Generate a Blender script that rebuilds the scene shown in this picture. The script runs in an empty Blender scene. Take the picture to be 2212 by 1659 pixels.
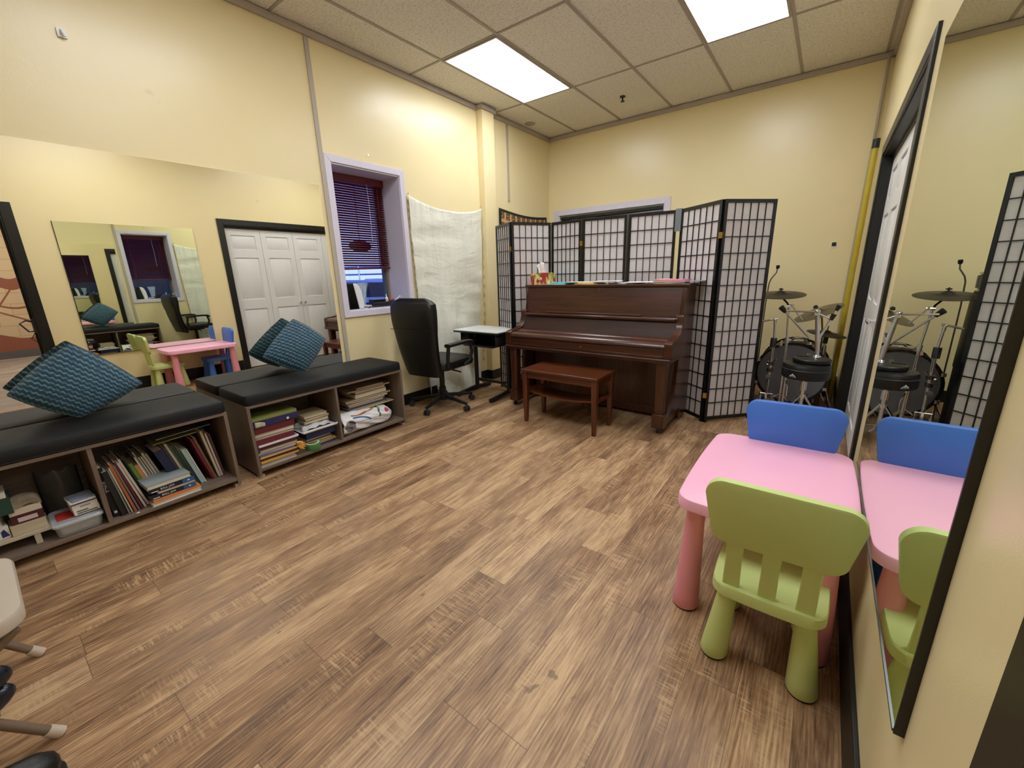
import bpy, math, random
from mathutils import Vector, Matrix, Euler
random.seed(7)
PI = math.pi
R = math.radians
C = bpy.context.scene.collection
XL, XR, YB, ZC = -3.3243, 0.2111, 5.3687, 3.065
YN = -1.7                      # wall behind the photographer

# ------------------------------------------------------------------ colours and materials
def lin(h):
    if isinstance(h, str):
        h = h.lstrip('#'); c = [int(h[i:i+2], 16)/255 for i in (0, 2, 4)]
    else:
        c = [x/255 for x in h]
    return tuple((x/12.92 if x <= .04045 else ((x+.055)/1.055)**2.4) for x in c)

MATS = {}
class NT:
    def __init__(s, name):
        s.m = bpy.data.materials.new(name); s.m.use_nodes = True
        s.t = s.m.node_tree; s.n = s.t.nodes; s.l = s.t.links
        s.p = s.n['Principled BSDF']; s.out = s.n['Material Output']
    def add(s, kind, **kw):
        n = s.n.new('ShaderNode'+kind)
        for k, v in kw.items():
            if k in n.inputs.keys() and not hasattr(n, k): n.inputs[k].default_value = v
            else: setattr(n, k, v)
        return n
    def link(s, a, b): s.l.new(a, b)
    def math(s, op, a, b=None, c=None, clamp=False):
        n = s.n.new('ShaderNodeMath'); n.operation = op; n.use_clamp = clamp
        for i, x in enumerate((a, b, c)):
            if x is None: continue
            if isinstance(x, (int, float)): n.inputs[i].default_value = x
            else: s.l.new(x, n.inputs[i])
        return n.outputs[0]
    def mix(s, f, a, b):
        n = s.n.new('ShaderNodeMix'); n.data_type = 'RGBA'
        for i, x in ((0, f), (6, a), (7, b)):
            if isinstance(x, (int, float)): n.inputs[i].default_value = x
            elif isinstance(x, tuple): n.inputs[i].default_value = (*x[:3], 1)
            else: s.l.new(x, n.inputs[i])
        return n.outputs[2]
    def noise(s, vec, scale, detail=3, rough=.5, dim='3D'):
        n = s.n.new('ShaderNodeTexNoise'); n.noise_dimensions = dim
        n.inputs['Scale'].default_value = scale; n.inputs['Detail'].default_value = detail
        n.inputs['Roughness'].default_value = rough
        if vec is not None: s.l.new(vec, n.inputs['Vector'])
        return n.outputs['Fac']
    def ramp(s, f, stops):
        n = s.n.new('ShaderNodeValToRGB'); e = n.color_ramp.elements
        while len(e) < len(stops): e.new(.5)
        for k, (p, c) in enumerate(stops):
            e[k].position = p; e[k].color = (*c, 1) if not isinstance(c, (int, float)) else (c, c, c, 1)
        s.l.new(f, n.inputs[0]); return n.outputs[0]
    def coord(s, which='Object'):
        return s.n.new('ShaderNodeTexCoord').outputs[which]
    def scaled(s, vec, sc, loc=(0, 0, 0), rot=(0, 0, 0)):
        n = s.n.new('ShaderNodeMapping'); n.inputs['Scale'].default_value = sc
        n.inputs['Location'].default_value = loc; n.inputs['Rotation'].default_value = rot
        s.l.new(vec, n.inputs['Vector']); return n.outputs[0]
    def bump(s, h, strength=.2, dist=.002):
        b = s.n.new('ShaderNodeBump'); b.inputs['Strength'].default_value = strength
        b.inputs['Distance'].default_value = dist; s.l.new(h, b.inputs['Height'])
        s.l.new(b.outputs[0], s.p.inputs['Normal'])

def mat(name, col=None, rough=.5, metal=0, var=.08, scale=14, bump=0, bscale=200, coat=0, spec=.5, stretch=(1, 1, 1)):
    if name in MATS: return MATS[name]
    t = NT(name); c = lin(col)
    v = t.scaled(t.coord(), stretch)
    f = t.noise(v, scale, 4)
    a = tuple(x*(1-var) for x in c); b = tuple(min(1, x*(1+var)) for x in c)
    t.link(t.mix(f, a, b), t.p.inputs['Base Color'])
    t.p.inputs['Roughness'].default_value = rough; t.p.inputs['Metallic'].default_value = metal
    t.p.inputs['Specular IOR Level'].default_value = spec
    t.p.inputs['Coat Weight'].default_value = coat
    if bump: t.bump(t.noise(v, bscale, 3), bump)
    MATS[name] = t.m; return t.m

def book_mat(col):
    return mat('paper_cover_'+col.strip('#'), col, .55, 0, .12, 30)

# ------------------------------------------------------------------ mesh building
class MB:
    def __init__(s): s.v = []; s.f = []; s.mi = []; s.uv = {}
    def add(s, vs, fs, mi=0):
        o = len(s.v); s.v += [tuple(x) for x in vs]
        for f in fs: s.f.append([o+i for i in f]); s.mi.append(mi)
        return o
    def box(s, x0, x1, y0, y1, z0, z1, mi=0):
        s.add([(x, y, z) for x in (x0, x1) for y in (y0, y1) for z in (z0, z1)],
              [(0, 1, 3, 2), (4, 6, 7, 5), (0, 4, 5, 1), (2, 3, 7, 6), (0, 2, 6, 4), (1, 5, 7, 3)], mi); return s
    def obox(s, c, size, rot=None, mi=0):
        rot = rot or Matrix.Identity(3); c = Vector(c); o = len(s.v)
        vs = [c+rot@Vector((x*size[0]/2, y*size[1]/2, z*size[2]/2)) for x in (-1, 1) for y in (-1, 1) for z in (-1, 1)]
        s.add(vs, [(0, 1, 3, 2), (4, 6, 7, 5), (0, 4, 5, 1), (2, 3, 7, 6), (0, 2, 6, 4), (1, 5, 7, 3)], mi); return s
    def bar(s, p0, p1, w, h, mi=0, up=(0, 0, 1)):
        p0 = Vector(p0); p1 = Vector(p1); d = p1-p0; L = d.length; d.normalize()
        u = Vector(up)
        if abs(d.dot(u)) > .98: u = Vector((0, 1, 0))
        x = d.cross(u).normalized(); z = x.cross(d)
        m = Matrix((d, x, z)).transposed()
        return s.obox((p0+p1)/2, (L, w, h), m, mi)
    def ring(s, c, a, b, n=16, ra=1, rb=1, e=2.0):
        c = Vector(c); a = Vector(a); b = Vector(b); out = []
        for k in range(n):
            t = 2*PI*k/n; ct, st = math.cos(t), math.sin(t)
            x = math.copysign(abs(ct)**(2/e), ct); y = math.copysign(abs(st)**(2/e), st)
            out.append(c+a*(ra*x)+b*(rb*y))
        return out
    def loft(s, rings, cap=True, mi=0, closed=False):
        assert len({len(r) for r in rings}) == 1
        n = len(rings[0]); o = len(s.v); vs = [p for r in rings for p in r]; fs = []
        m = len(rings)
        for i in range(m if closed else m-1):
            j = (i+1) % m
            for k in range(n):
                l = (k+1) % n
                fs.append((i*n+k, i*n+l, j*n+l, j*n+k))
        if cap and not closed:
            fs.append(tuple(range(n))); fs.append(tuple((m-1)*n+k for k in range(n)))
        s.add(vs, fs, mi); return s
    def tube(s, pts, r, n=10, mi=0, cap=True):
        pts = [Vector(p) for p in pts]; rs = r if isinstance(r, (list, tuple)) else [r]*len(pts)
        rings = []; prev = None
        for i, p in enumerate(pts):
            d = (pts[min(i+1, len(pts)-1)]-pts[max(i-1, 0)]).normalized()
            if prev is None:
                a = d.cross(Vector((0, 0, 1)));
                if a.length < .05: a = d.cross(Vector((1, 0, 0)))
            else: a = prev-d*prev.dot(d)
            a.normalize(); b = d.cross(a); prev = a
            rings.append(s.ring(p, a, b, n, rs[i], rs[i]))
        return s.loft(rings, cap, mi)
    def lathe(s, prof, c=(0, 0, 0), axis=(0, 0, 1), n=24, mi=0, cap=True):
        ax = Vector(axis).normalized(); a = ax.cross(Vector((0, 1, 0)))
        if a.length < .05: a = ax.cross(Vector((1, 0, 0)))
        a.normalize(); b = ax.cross(a); c = Vector(c)
        return s.loft([s.ring(c+ax*z, a, b, n, max(r, .0004), max(r, .0004)) for r, z in prof], cap, mi)
    def prism(s, poly, axis, a, b, mi=0):
        n = len(poly)
        P = {'X': lambda p, t: (t, p[0], p[1]), 'Y': lambda p, t: (p[0], t, p[1]), 'Z': lambda p, t: (p[0], p[1], t)}[axis]
        return s.add([P(p, a) for p in poly]+[P(p, b) for p in poly],
                     [tuple(range(n)), tuple(range(n, 2*n))]+[(i, (i+1) % n, n+(i+1) % n, n+i) for i in range(n)], mi) and s or s
    def grid(s, fn, nu, nv, mi=0):
        o = len(s.v); vs = []
        for i in range(nu+1):
            for j in range(nv+1):
                u, v = i/nu, j/nv; vs.append(fn(u, v)); s.uv[o+i*(nv+1)+j] = (u, v)
        s.add(vs, [(i*(nv+1)+j, (i+1)*(nv+1)+j, (i+1)*(nv+1)+j+1, i*(nv+1)+j+1) for i in range(nu) for j in range(nv)], mi)
        return s
    def move(s, M):
        s.v = [tuple(M@Vector(p)) for p in s.v]; return s

ROOTINV = {}
def finish(mb, name, mats, inv=None, bev=0, seg=2, angle=38, sub=0, solid=0, normals=True):
    vs = mb.v if inv is None else [tuple(inv@Vector(p)) for p in mb.v]
    me = bpy.data.meshes.new(name); me.from_pydata(vs, [], mb.f)
    if normals:
        import bmesh
        bm = bmesh.new(); bm.from_mesh(me); bmesh.ops.recalc_face_normals(bm, faces=bm.faces[:]); bm.to_mesh(me); bm.free()
    if mb.uv:
        l = me.uv_layers.new(name='UVMap')
        for lp in me.loops: l.data[lp.index].uv = mb.uv.get(lp.vertex_index, (0, 0))
    for m in (mats if isinstance(mats, (list, tuple)) else [mats]): me.materials.append(m)
    me.polygons.foreach_set('material_index', mb.mi)
    me.polygons.foreach_set('use_smooth', [True]*len(me.polygons))
    me.set_sharp_from_angle(angle=R(angle)); me.update()
    o = bpy.data.objects.new(name, me); C.objects.link(o)
    if solid:
        s = o.modifiers.new('solid', 'SOLIDIFY'); s.thickness = solid; s.offset = 0
    if bev:
        b = o.modifiers.new('bev', 'BEVEL'); b.width = bev; b.segments = seg; b.limit_method = 'ANGLE'; b.angle_limit = R(40)
        b.harden_normals = False
    if sub:
        s = o.modifiers.new('sub', 'SUBSURF'); s.levels = sub; s.render_levels = sub
    return o

def tag(o, label, cat, group=None, kind=None):
    if label: o['label'] = label
    if cat: o['category'] = cat
    if group: o['group'] = group
    if kind: o['kind'] = kind
    return o
def thing(name, label, cat, loc=(0, 0, 0), rot=0, group=None):
    o = bpy.data.objects.new(name, None); C.objects.link(o); o.empty_display_size = .05
    o.location = loc; o.rotation_euler = rot if isinstance(rot, (tuple, Euler)) else (0, 0, rot)
    ROOTINV[o.name] = (Matrix.Translation(Vector(loc)) @ o.rotation_euler.to_matrix().to_4x4()).inverted()
    return tag(o, label, cat, group)
def part(name, mb, m, parent, world=True, label=None, **kw):
    inv = ROOTINV.get(parent.name) if world else None
    o = finish(mb, name, m, inv, **kw); o.parent = parent
    if parent.name in ROOTINV: ROOTINV[o.name] = ROOTINV[parent.name]
    if label: o['label'] = label
    return o
def solo(name, mb, m, label, cat, group=None, kind=None, **kw):
    xs = [p[0] for p in mb.v]; ys = [p[1] for p in mb.v]; zs = [p[2] for p in mb.v]
    c = Vector(((min(xs)+max(xs))/2, (min(ys)+max(ys))/2, min(zs)))
    o = finish(mb, name, m, Matrix.Translation(-c), **kw); o.location = c
    return tag(o, label, cat, group, kind)
def struct(name, mb, m, parent=None, **kw):
    o = finish(mb, name, m, None, **kw)
    if parent: o.parent = parent
    else: o['kind'] = 'structure'
    return o
def rrect(x0, x1, y0, y1, r, n=5):
    out = []
    for cx, cy, a in ((x1-r, y1-r, 0), (x0+r, y1-r, 90), (x0+r, y0+r, 180), (x1-r, y0+r, 270)):
        for k in range(n+1):
            t = R(a+90*k/n); out.append((cx+r*math.cos(t), cy+r*math.sin(t)))
    return out
def text(name, s, size, loc, rot, m, parent, ext=.0006):
    cu = bpy.data.curves.new(name, 'FONT'); cu.body = s; cu.size = size; cu.extrude = ext; cu.align_x = 'LEFT'
    tmp = bpy.data.objects.new('tmp', cu); C.objects.link(tmp)
    dg = bpy.context.evaluated_depsgraph_get()
    me = bpy.data.meshes.new_from_object(tmp.evaluated_get(dg)); bpy.data.objects.remove(tmp)
    me.materials.clear(); me.materials.append(m)
    o = bpy.data.objects.new(name, me); C.objects.link(o); o.location = loc; o.rotation_euler = rot; o.parent = parent
    return o
def quickbox(*a): return MB().box(*a)
def dup(root):
    r = root.copy(); C.objects.link(r)
    for ch in list(root.children):
        c = ch.copy(); C.objects.link(c); c.parent = r
        for g in list(ch.children):
            d = g.copy(); C.objects.link(d); d.parent = c
    return r

# ------------------------------------------------------------------ special materials
def floor_material(name, base, dark, pale, hue=0):
    t = NT(name); co = t.coord()
    sep = t.add('SeparateXYZ'); t.link(co, sep.inputs[0]); x, y = sep.outputs[0], sep.outputs[1]
    px = t.math('DIVIDE', t.math('ADD', x, 20+.863), .1455); ix = t.math('FLOOR', px); fx = t.math('FRACT', px)
    wn = t.add('TexWhiteNoise', noise_dimensions='1D'); t.link(ix, wn.inputs['W'])
    py = t.math('DIVIDE', t.math('ADD', y, t.math('MULTIPLY', wn.outputs[0], 7.3)), .915)
    iy = t.math('FLOOR', py); fy = t.math('FRACT', py)
    cmb = t.add('CombineXYZ'); t.link(ix, cmb.inputs[0]); t.link(iy, cmb.inputs[1])
    wid = t.add('TexWhiteNoise', noise_dimensions='2D'); t.link(cmb.outputs[0], wid.inputs['Vector'])
    off = t.math('MULTIPLY', wid.outputs[0], 37.0)
    def vec(sx, sy):
        c = t.add('CombineXYZ'); t.link(t.math('MULTIPLY', x, sx), c.inputs[0]); t.link(t.math('MULTIPLY', y, sy), c.inputs[1]); t.link(off, c.inputs[2]); return c.outputs[0]
    n1 = t.noise(vec(9, 2.2), 1, 5, .6)             # cloudy plank tone
    n2 = t.math('ADD', t.math('MULTIPLY', t.noise(vec(150, 7.0), 1, 4, .7), .6), t.math('MULTIPLY', t.noise(vec(40, 5.0), 1, 5, .7), .4))
    wv = t.add('TexWave', wave_type='BANDS', bands_direction='X'); t.link(vec(1, .09), wv.inputs['Vector'])
    wv.inputs['Scale'].default_value = 26; wv.inputs['Distortion'].default_value = 7; wv.inputs['Detail'].default_value = 2
    wv.inputs['Detail Scale'].default_value = 1.2
    n3 = t.noise(vec(14, 130), 1, 3, .6)            # cross saw marks
    msk = t.math('MULTIPLY', t.ramp(t.noise(vec(7, 3), 1, 2), [(.54, 0.0), (.66, 1.0)]), t.ramp(n3, [(.48, 0.0), (.6, 1.0)]))
    tone = t.math('ADD', t.math('MULTIPLY', n1, .9), t.math('MULTIPLY', wid.outputs[0], .26))
    tone = t.math('ADD', tone, t.math('MULTIPLY', t.math('SUBTRACT', n2, .5), 1.5))
    tone = t.math('ADD', tone, t.math('MULTIPLY', t.math('SUBTRACT', wv.outputs['Fac'], .5), .10))
    tone = t.math('SUBTRACT', tone, .08)
    col = t.ramp(tone, [(.22, lin(dark)), (.5, lin(base)), (.8, lin(pale))])
    col = t.mix(t.math('MULTIPLY', msk, .6), col, lin(pale))
    gr = t.noise(vec(1.5, .8), 1, 2)
    col = t.mix(t.math('MULTIPLY', t.ramp(gr, [(.45, 0.0), (.7, 1.0)]), .22), col, lin('#86705e'))
    sp = t.ramp(t.noise(vec(22, 14), 1, 2), [(.73, 0.0), (.78, 1.0)])
    col = t.mix(t.math('MULTIPLY', sp, .55), col, lin('#4a3626'))
    ex = t.math('MINIMUM', fx, t.math('SUBTRACT', 1, fx)); ey = t.math('MINIMUM', fy, t.math('SUBTRACT', 1, fy))
    seam = t.math('MAXIMUM', t.math('LESS_THAN', ex, .008), t.math('LESS_THAN', ey, .0016))
    col = t.mix(t.math('MULTIPLY', seam, .55), col, lin('#51402f'))
    t.link(col, t.p.inputs['Base Color'])
    t.link(t.ramp(n2, [(.3, .36), (.7, .5)]), t.p.inputs['Roughness'])
    t.p.inputs['Specular IOR Level'].default_value = .45
    t.bump(t.math('SUBTRACT', t.math('MULTIPLY', n2, .4), seam), .25, .0015)
    return t.m

def wall_material(name, col, c2, rough=.33):
    t = NT(name); co = t.coord()
    c = t.mix(t.noise(co, 1.3, 3), lin(col), lin(c2))
    sp = t.ramp(t.noise(co, 6.5, 2), [(.76, 0.0), (.79, 1.0)])
    c = t.mix(t.math('MULTIPLY', sp, .12), c, lin('#8d7c58'))
    t.link(c, t.p.inputs['Base Color']); t.p.inputs['Roughness'].default_value = rough
    t.p.inputs['Specular IOR Level'].default_value = .5
    h = t.math('ADD', t.noise(co, 260, 2), t.math('MULTIPLY', t.noise(co, 9, 3), 4))
    t.bump(h, .18, .002); return t.m

def ceiling_material():
    t = NT('acoustic_tile'); co = t.coord()
    n = t.noise(co, 190, 4, .8); m = t.noise(co, 60, 3, .7)
    h = t.math('ADD', n, m)
    t.link(t.mix(t.ramp(h, [(.85, 0.0), (1.12, 1.0)]), lin('#d3cdc4'), lin('#f0ece4')), t.p.inputs['Base Color'])
    t.p.inputs['Roughness'].default_value = .95; t.p.inputs['Specular IOR Level'].default_value = .1
    t.bump(h, .5, .003); return t.m

def wood(name, dark, light, rough=.4, axis='X', scale=1.0, coat=0.0, spec=.5, contrast=1.0):
    if name in MATS: return MATS[name]
    t = NT(name); co = t.coord()
    s = {'X': (1.5, 22, 22), 'Y': (22, 1.5, 22), 'Z': (22, 22, 1.5)}[axis]
    v = t.scaled(co, tuple(k*scale for k in s))
    n = t.noise(v, 1.5, 6, .65); n2 = t.noise(v, 5, 4, .6)
    f = t.math('ADD', t.math('MULTIPLY', n, .7), t.math('MULTIPLY', n2, .3))
    t.link(t.ramp(f, [(.5-.18/contrast, lin(dark)), (.5+.18/contrast, lin(light))]), t.p.inputs['Base Color'])
    t.p.inputs['Roughness'].default_value = rough; t.p.inputs['Coat Weight'].default_value = coat
    t.p.inputs['Coat Roughness'].default_value = .15; t.p.inputs['Specular IOR Level'].default_value = spec
    t.bump(n2, .08, .001); MATS[name] = t.m; return t.m

def emission(name, col, strength):
    t = NT(name); t.p.inputs['Base Color'].default_value = (*lin(col), 1)
    co = t.coord(); f = t.noise(co, 3, 2)
    t.link(t.mix(f, lin(col), tuple(min(1, x*1.02) for x in lin(col))), t.p.inputs['Emission Color'])
    t.p.inputs['Emission Strength'].default_value = strength; return t.m

def glass_material():
    t = NT('window_glass'); n = t.n
    tr = n.new('ShaderNodeBsdfTransparent'); gl = n.new('ShaderNodeBsdfGlossy'); gl.inputs['Roughness'].default_value = .02
    fr = n.new('ShaderNodeFresnel'); fr.inputs['IOR'].default_value = 1.45
    mx = n.new('ShaderNodeMixShader'); t.link(fr.outputs[0], mx.inputs[0]); t.link(tr.outputs[0], mx.inputs[1]); t.link(gl.outputs[0], mx.inputs[2])
    tr.inputs[0].default_value = (.93, .97, 1, 1)
    t.link(mx.outputs[0], t.out.inputs[0]); n.remove(t.p); return t.m

def clear_plastic(name, tint, alpha):
    t = NT(name); t.p.inputs['Base Color'].default_value = (*lin(tint), 1); t.p.inputs['Roughness'].default_value = .2
    f = t.noise(t.coord(), 30, 3); t.link(t.math('ADD', t.math('MULTIPLY', f, .2), alpha-.1), t.p.inputs['Alpha']); return t.m

def mirror_material(name, c):
    t = NT(name); f = t.noise(t.coord(), 2, 2)
    t.link(t.mix(f, c, tuple(x+.01 for x in c)), t.p.inputs['Base Color'])
    t.p.inputs['Metallic'].default_value = 1; t.p.inputs['Roughness'].default_value = 0; return t.m

def paper_screen():
    t = NT('rice_paper'); co = t.coord()
    c = t.mix(t.noise(t.scaled(co, (3, 3, 40)), 4, 4), lin('#e6e2e4'), lin('#f6f4f5'))
    c = t.mix(t.math('MULTIPLY', t.ramp(t.noise(co, 2.2, 2), [(.5, 0.0), (.7, 1.0)]), .22), c, lin('#ead3d8'))
    t.link(c, t.p.inputs['Base Color']); t.p.inputs['Roughness'].default_value = .8
    t.p.inputs['Transmission Weight'].default_value = 0; t.p.inputs['Specular IOR Level'].default_value = .2
    tl = t.n.new('ShaderNodeBsdfTranslucent'); t.link(c, tl.inputs[0])
    mx = t.n.new('ShaderNodeMixShader'); mx.inputs[0].default_value = .3
    t.link(t.p.outputs[0], mx.inputs[1]); t.link(tl.outputs[0], mx.inputs[2]); t.link(mx.outputs[0], t.out.inputs[0]); return t.m

def weave_material():
    t = NT('teal_woven_fabric'); uv = t.coord('UV')
    nz = t.add('TexNoise'); nz.inputs['Scale'].default_value = 9; nz.inputs['Detail'].default_value = 4; t.link(uv, nz.inputs['Vector'])
    ad = t.add('VectorMath', operation='MULTIPLY_ADD'); t.link(nz.outputs['Color'], ad.inputs[0])
    ad.inputs[1].default_value = (.09, .05, 0); t.link(uv, ad.inputs[2])
    sp = t.add('SeparateXYZ'); t.link(uv, sp.inputs[0]); u, v = sp.outputs[0], sp.outputs[1]
    wob = t.math('MULTIPLY', t.math('SINE', t.math('MULTIPLY', t.math('ADD', u, t.math('MULTIPLY', v, .7)), 2*PI*13)), .12)
    row = t.math('ADD', t.math('MULTIPLY', v, 15), wob)
    saw = t.math('SINE', t.math('MULTIPLY', row, 2*PI))
    streak = t.noise(t.scaled(uv, (30, 110, 1)), 1, 4, .7)
    dash = t.noise(t.scaled(uv, (24, 15, 1)), 1, 2, .5)
    line = t.math('MULTIPLY', t.ramp(saw, [(.25, 0.0), (.85, 1.0)]), t.ramp(dash, [(.36, .25), (.58, 1.0)]))
    c = t.mix(streak, lin('#0a2231'), lin('#20526a'))
    c = t.mix(t.math('MULTIPLY', line, .75), c, lin('#6c9aab'))
    c = t.mix(t.math('MULTIPLY', t.ramp(t.math('MULTIPLY', saw, -1.0), [(.55, 0.0), (.9, 1.0)]), .6), c, lin('#081a26'))
    t.link(c, t.p.inputs['Base Color']); t.p.inputs['Roughness'].default_value = .75
    t.p.inputs['Sheen Weight'].default_value = .25
    t.bump(t.math('ADD', line, t.math('MULTIPLY', streak, .5)), .5, .004); return t.m

def cloth_material():
    t = NT('cream_cloth'); uv = t.coord('UV')
    c = t.mix(t.noise(t.scaled(uv, (8, 3, 1)), 2, 4), lin('#dcdccb'), lin('#ecebdd'))
    t.link(c, t.p.inputs['Base Color']); t.p.inputs['Roughness'].default_value = .85; t.p.inputs['Sheen Weight'].default_value = .2
    v = t.math('ADD', t.noise(t.scaled(uv, (2.0, 9, 1), rot=(0, 0, .12)), 1.3, 5, .6), t.math('MULTIPLY', t.noise(t.scaled(uv, (6, 1.6, 1), rot=(0, 0, -.15)), 1.6, 4), 1.2))
    sv = t.add('SeparateXYZ'); t.link(uv, sv.inputs[0]); wv_ = t.math('ADD', sv.outputs[1], t.math('MULTIPLY', t.noise(t.scaled(uv, (3, 1, 1)), 1, 2), .03))
    for q_ in (.14, .17, .30, .335, .47, .50, .66): v = t.math('ADD', v, t.math('MULTIPLY', t.math('LESS_THAN', t.math('ABSOLUTE', t.math('SUBTRACT', wv_, q_+.015)), .0022), .35))
    t.bump(v, .9, .028); return t.m

def fringe_material():
    t = NT('tan_ticking'); uv = t.coord('UV'); s = t.add('SeparateXYZ'); t.link(uv, s.inputs[0])
    f = t.math('GREATER_THAN', t.math('FRACT', t.math('MULTIPLY', s.outputs[1], 16)), .55)
    c = t.mix(f, lin('#dcd3b4'), lin('#bba475')); t.link(c, t.p.inputs['Base Color']); t.p.inputs['Roughness'].default_value = .9; return t.m

def tapestry_material():
    t = NT('woven_hanging'); uv = t.coord('UV'); s = t.add('SeparateXYZ'); t.link(uv, s.inputs[0]); u, v = s.outputs[0], s.outputs[1]
    b = t.add('TexBrick'); t.link(t.scaled(uv, (9.5, 5.5, 1)), b.inputs['Vector']); b.inputs['Scale'].default_value = 1
    b.offset = 0; b.inputs['Brick Width'].default_value = 1; b.inputs['Row Height'].default_value = 1; b.inputs['Mortar Size'].default_value = .14
    b.inputs['Color1'].default_value = (*lin('#3b3a25'), 1); b.inputs['Color2'].default_value = (*lin('#6b2f33'), 1); b.inputs['Mortar'].default_value = (*lin('#d3a876'), 1)
    c = t.mix(t.ramp(t.noise(t.scaled(uv, (60, 40, 1)), 1, 3), [(.5, 0.0), (.6, .8)]), b.outputs['Color'], lin('#c79a63'))
    e = t.math('MINIMUM', t.math('MINIMUM', u, t.math('SUBTRACT', 1, u)), t.math('MULTIPLY', t.math('MINIMUM', v, t.math('SUBTRACT', 1, v)), .8))
    c = t.mix(t.math('LESS_THAN', e, .035), c, lin('#1d1a10'))
    t.link(c, t.p.inputs['Base Color']); t.p.inputs['Roughness'].default_value = .9; return t.m

def floral_material():
    t = NT('floral_print_card'); co = t.coord()
    v = t.add('TexVoronoi'); v.inputs['Scale'].default_value = 38; t.link(t.scaled(co, (1, 1, .7), rot=(.3, .5, .4)), v.inputs['Vector'])
    sep = t.add('SeparateColor'); t.link(v.outputs['Color'], sep.inputs[0])
    c = t.ramp(sep.outputs[0], [(.0, lin('#b4432f')), (.35, lin('#c45a3c')), (.42, lin('#d9bf6a')), (.66, lin('#8f9a3e')), (.8, lin('#efd9a4')), (1, lin('#b13c30'))])
    n = bpy.data.materials and t.n
    for nd in t.n:
        if nd.type == 'VALTORGB': nd.color_ramp.interpolation = 'CONSTANT'
    t.link(c, t.p.inputs['Base Color']); t.p.inputs['Roughness'].default_value = .45; return t.m

def bag_material():
    t = NT('printed_white_plastic'); uv = t.coord('UV'); s = t.add('SeparateXYZ'); t.link(uv, s.inputs[0]); u, v = s.outputs[0], s.outputs[1]
    c = t.mix(t.noise(t.scaled(uv, (6, 6, 1)), 1, 4), lin('#dfe0e6'), lin('#f4f4f6'))
    def stripe(c, centre, w, col, lo=0, hi=1):
        d = t.math('ABSOLUTE', t.math('SUBTRACT', v, centre)); m = t.math('LESS_THAN', d, w)
        m = t.math('MULTIPLY', m, t.math('MULTIPLY', t.math('GREATER_THAN', u, lo), t.math('LESS_THAN', u, hi)))
        return t.mix(m, c, lin(col))
    s1 = t.math('SUBTRACT', .185, t.math('MULTIPLY', t.math('SINE', t.math('MULTIPLY', u, 5)), .06))
    c = stripe(c, s1, .014, '#b0703f', .18, .72)
    s2 = t.math('SUBTRACT', .09, t.math('MULTIPLY', t.math('POWER', u, 5), 2.2))
    c = stripe(c, s2, .016, '#2f6fae', .2, .6)
    s3 = t.math('MULTIPLY', t.math('SUBTRACT', u, .70), 7)
    c = stripe(c, s3, .11, '#3f6b3f', .68, .76)
    dx = t.math('MULTIPLY', t.math('SUBTRACT', u, .86), 1.35); dy = t.math('SUBTRACT', v, .11)
    rr = t.math('SQRT', t.math('ADD', t.math('MULTIPLY', dx, dx), t.math('MULTIPLY', dy, dy)))
    c = t.mix(t.math('LESS_THAN', rr, .05), c, lin('#b8474f'))
    vw = t.math('SUBTRACT', t.math('FRACT', t.math('ADD', v, .5)), .5)
    ex_ = t.math('DIVIDE', t.math('SUBTRACT', u, .13), .10); ey_ = t.math('DIVIDE', t.math('ADD', vw, .02), .09)
    c = t.mix(t.math('LESS_THAN', t.math('ADD', t.math('MULTIPLY', ex_, ex_), t.math('MULTIPLY', ey_, ey_)), 1.0), c, lin('#8c8b8a'))
    t.link(c, t.p.inputs['Base Color']); t.p.inputs['Roughness'].default_value = .35
    t.p.inputs['Subsurface Weight'].default_value = .0; t.bump(t.noise(t.scaled(uv, (9, 14, 1)), 1, 4), .6, .01); return t.m

def block_wall_material():
    t = NT('painted_block_mural'); co = t.coord(); s = t.add('SeparateXYZ'); t.link(co, s.inputs[0])
    y, z = s.outputs[1], s.outputs[2]
    b = t.add('TexBrick'); cmb = t.add('CombineXYZ'); t.link(y, cmb.inputs[0]); t.link(z, cmb.inputs[1]); t.link(cmb.outputs[0], b.inputs['Vector'])
    b.inputs['Scale'].default_value = 1; b.inputs['Brick Width'].default_value = .4; b.inputs['Row Height'].default_value = .2
    b.inputs['Mortar Size'].default_value = .006; b.inputs['Color1'].default_value = (*lin('#cdb694'), 1)
    b.inputs['Color2'].default_value = (*lin('#c9b18e'), 1); b.inputs['Mortar'].default_value = (*lin('#b89a72'), 1)
    c = b.outputs['Color']; rust = lin('#8d5340')
    def line(c, centre, w):
        d = t.math('ABSOLUTE', t.math('SUBTRACT', z, centre)); return t.mix(t.math('LESS_THAN', d, w), c, rust)
    wob = t.math('MULTIPLY', t.math('SINE', t.math('MULTIPLY', y, 7)), .06)
    c = line(c, t.math('ADD', 1.38, t.math('MULTIPLY', t.math('SINE', t.math('MULTIPLY', y, 16)), .03)), .1)
    c = line(c, t.math('ADD', .98, wob), .018)
    c = line(c, t.math('ADD', .88, t.math('MULTIPLY', t.math('SUBTRACT', y, .4), -.55)), .016)
    c = line(c, t.math('ADD', 1.1, t.math('MULTIPLY', t.math('SUBTRACT', y, .55), 1.5)), .022)
    c = t.mix(t.math('LESS_THAN', z, t.math('ADD', .42, wob)), c, rust)
    t.link(c, t.p.inputs['Base Color']); t.p.inputs['Roughness'].default_value = .6; return t.m

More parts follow.
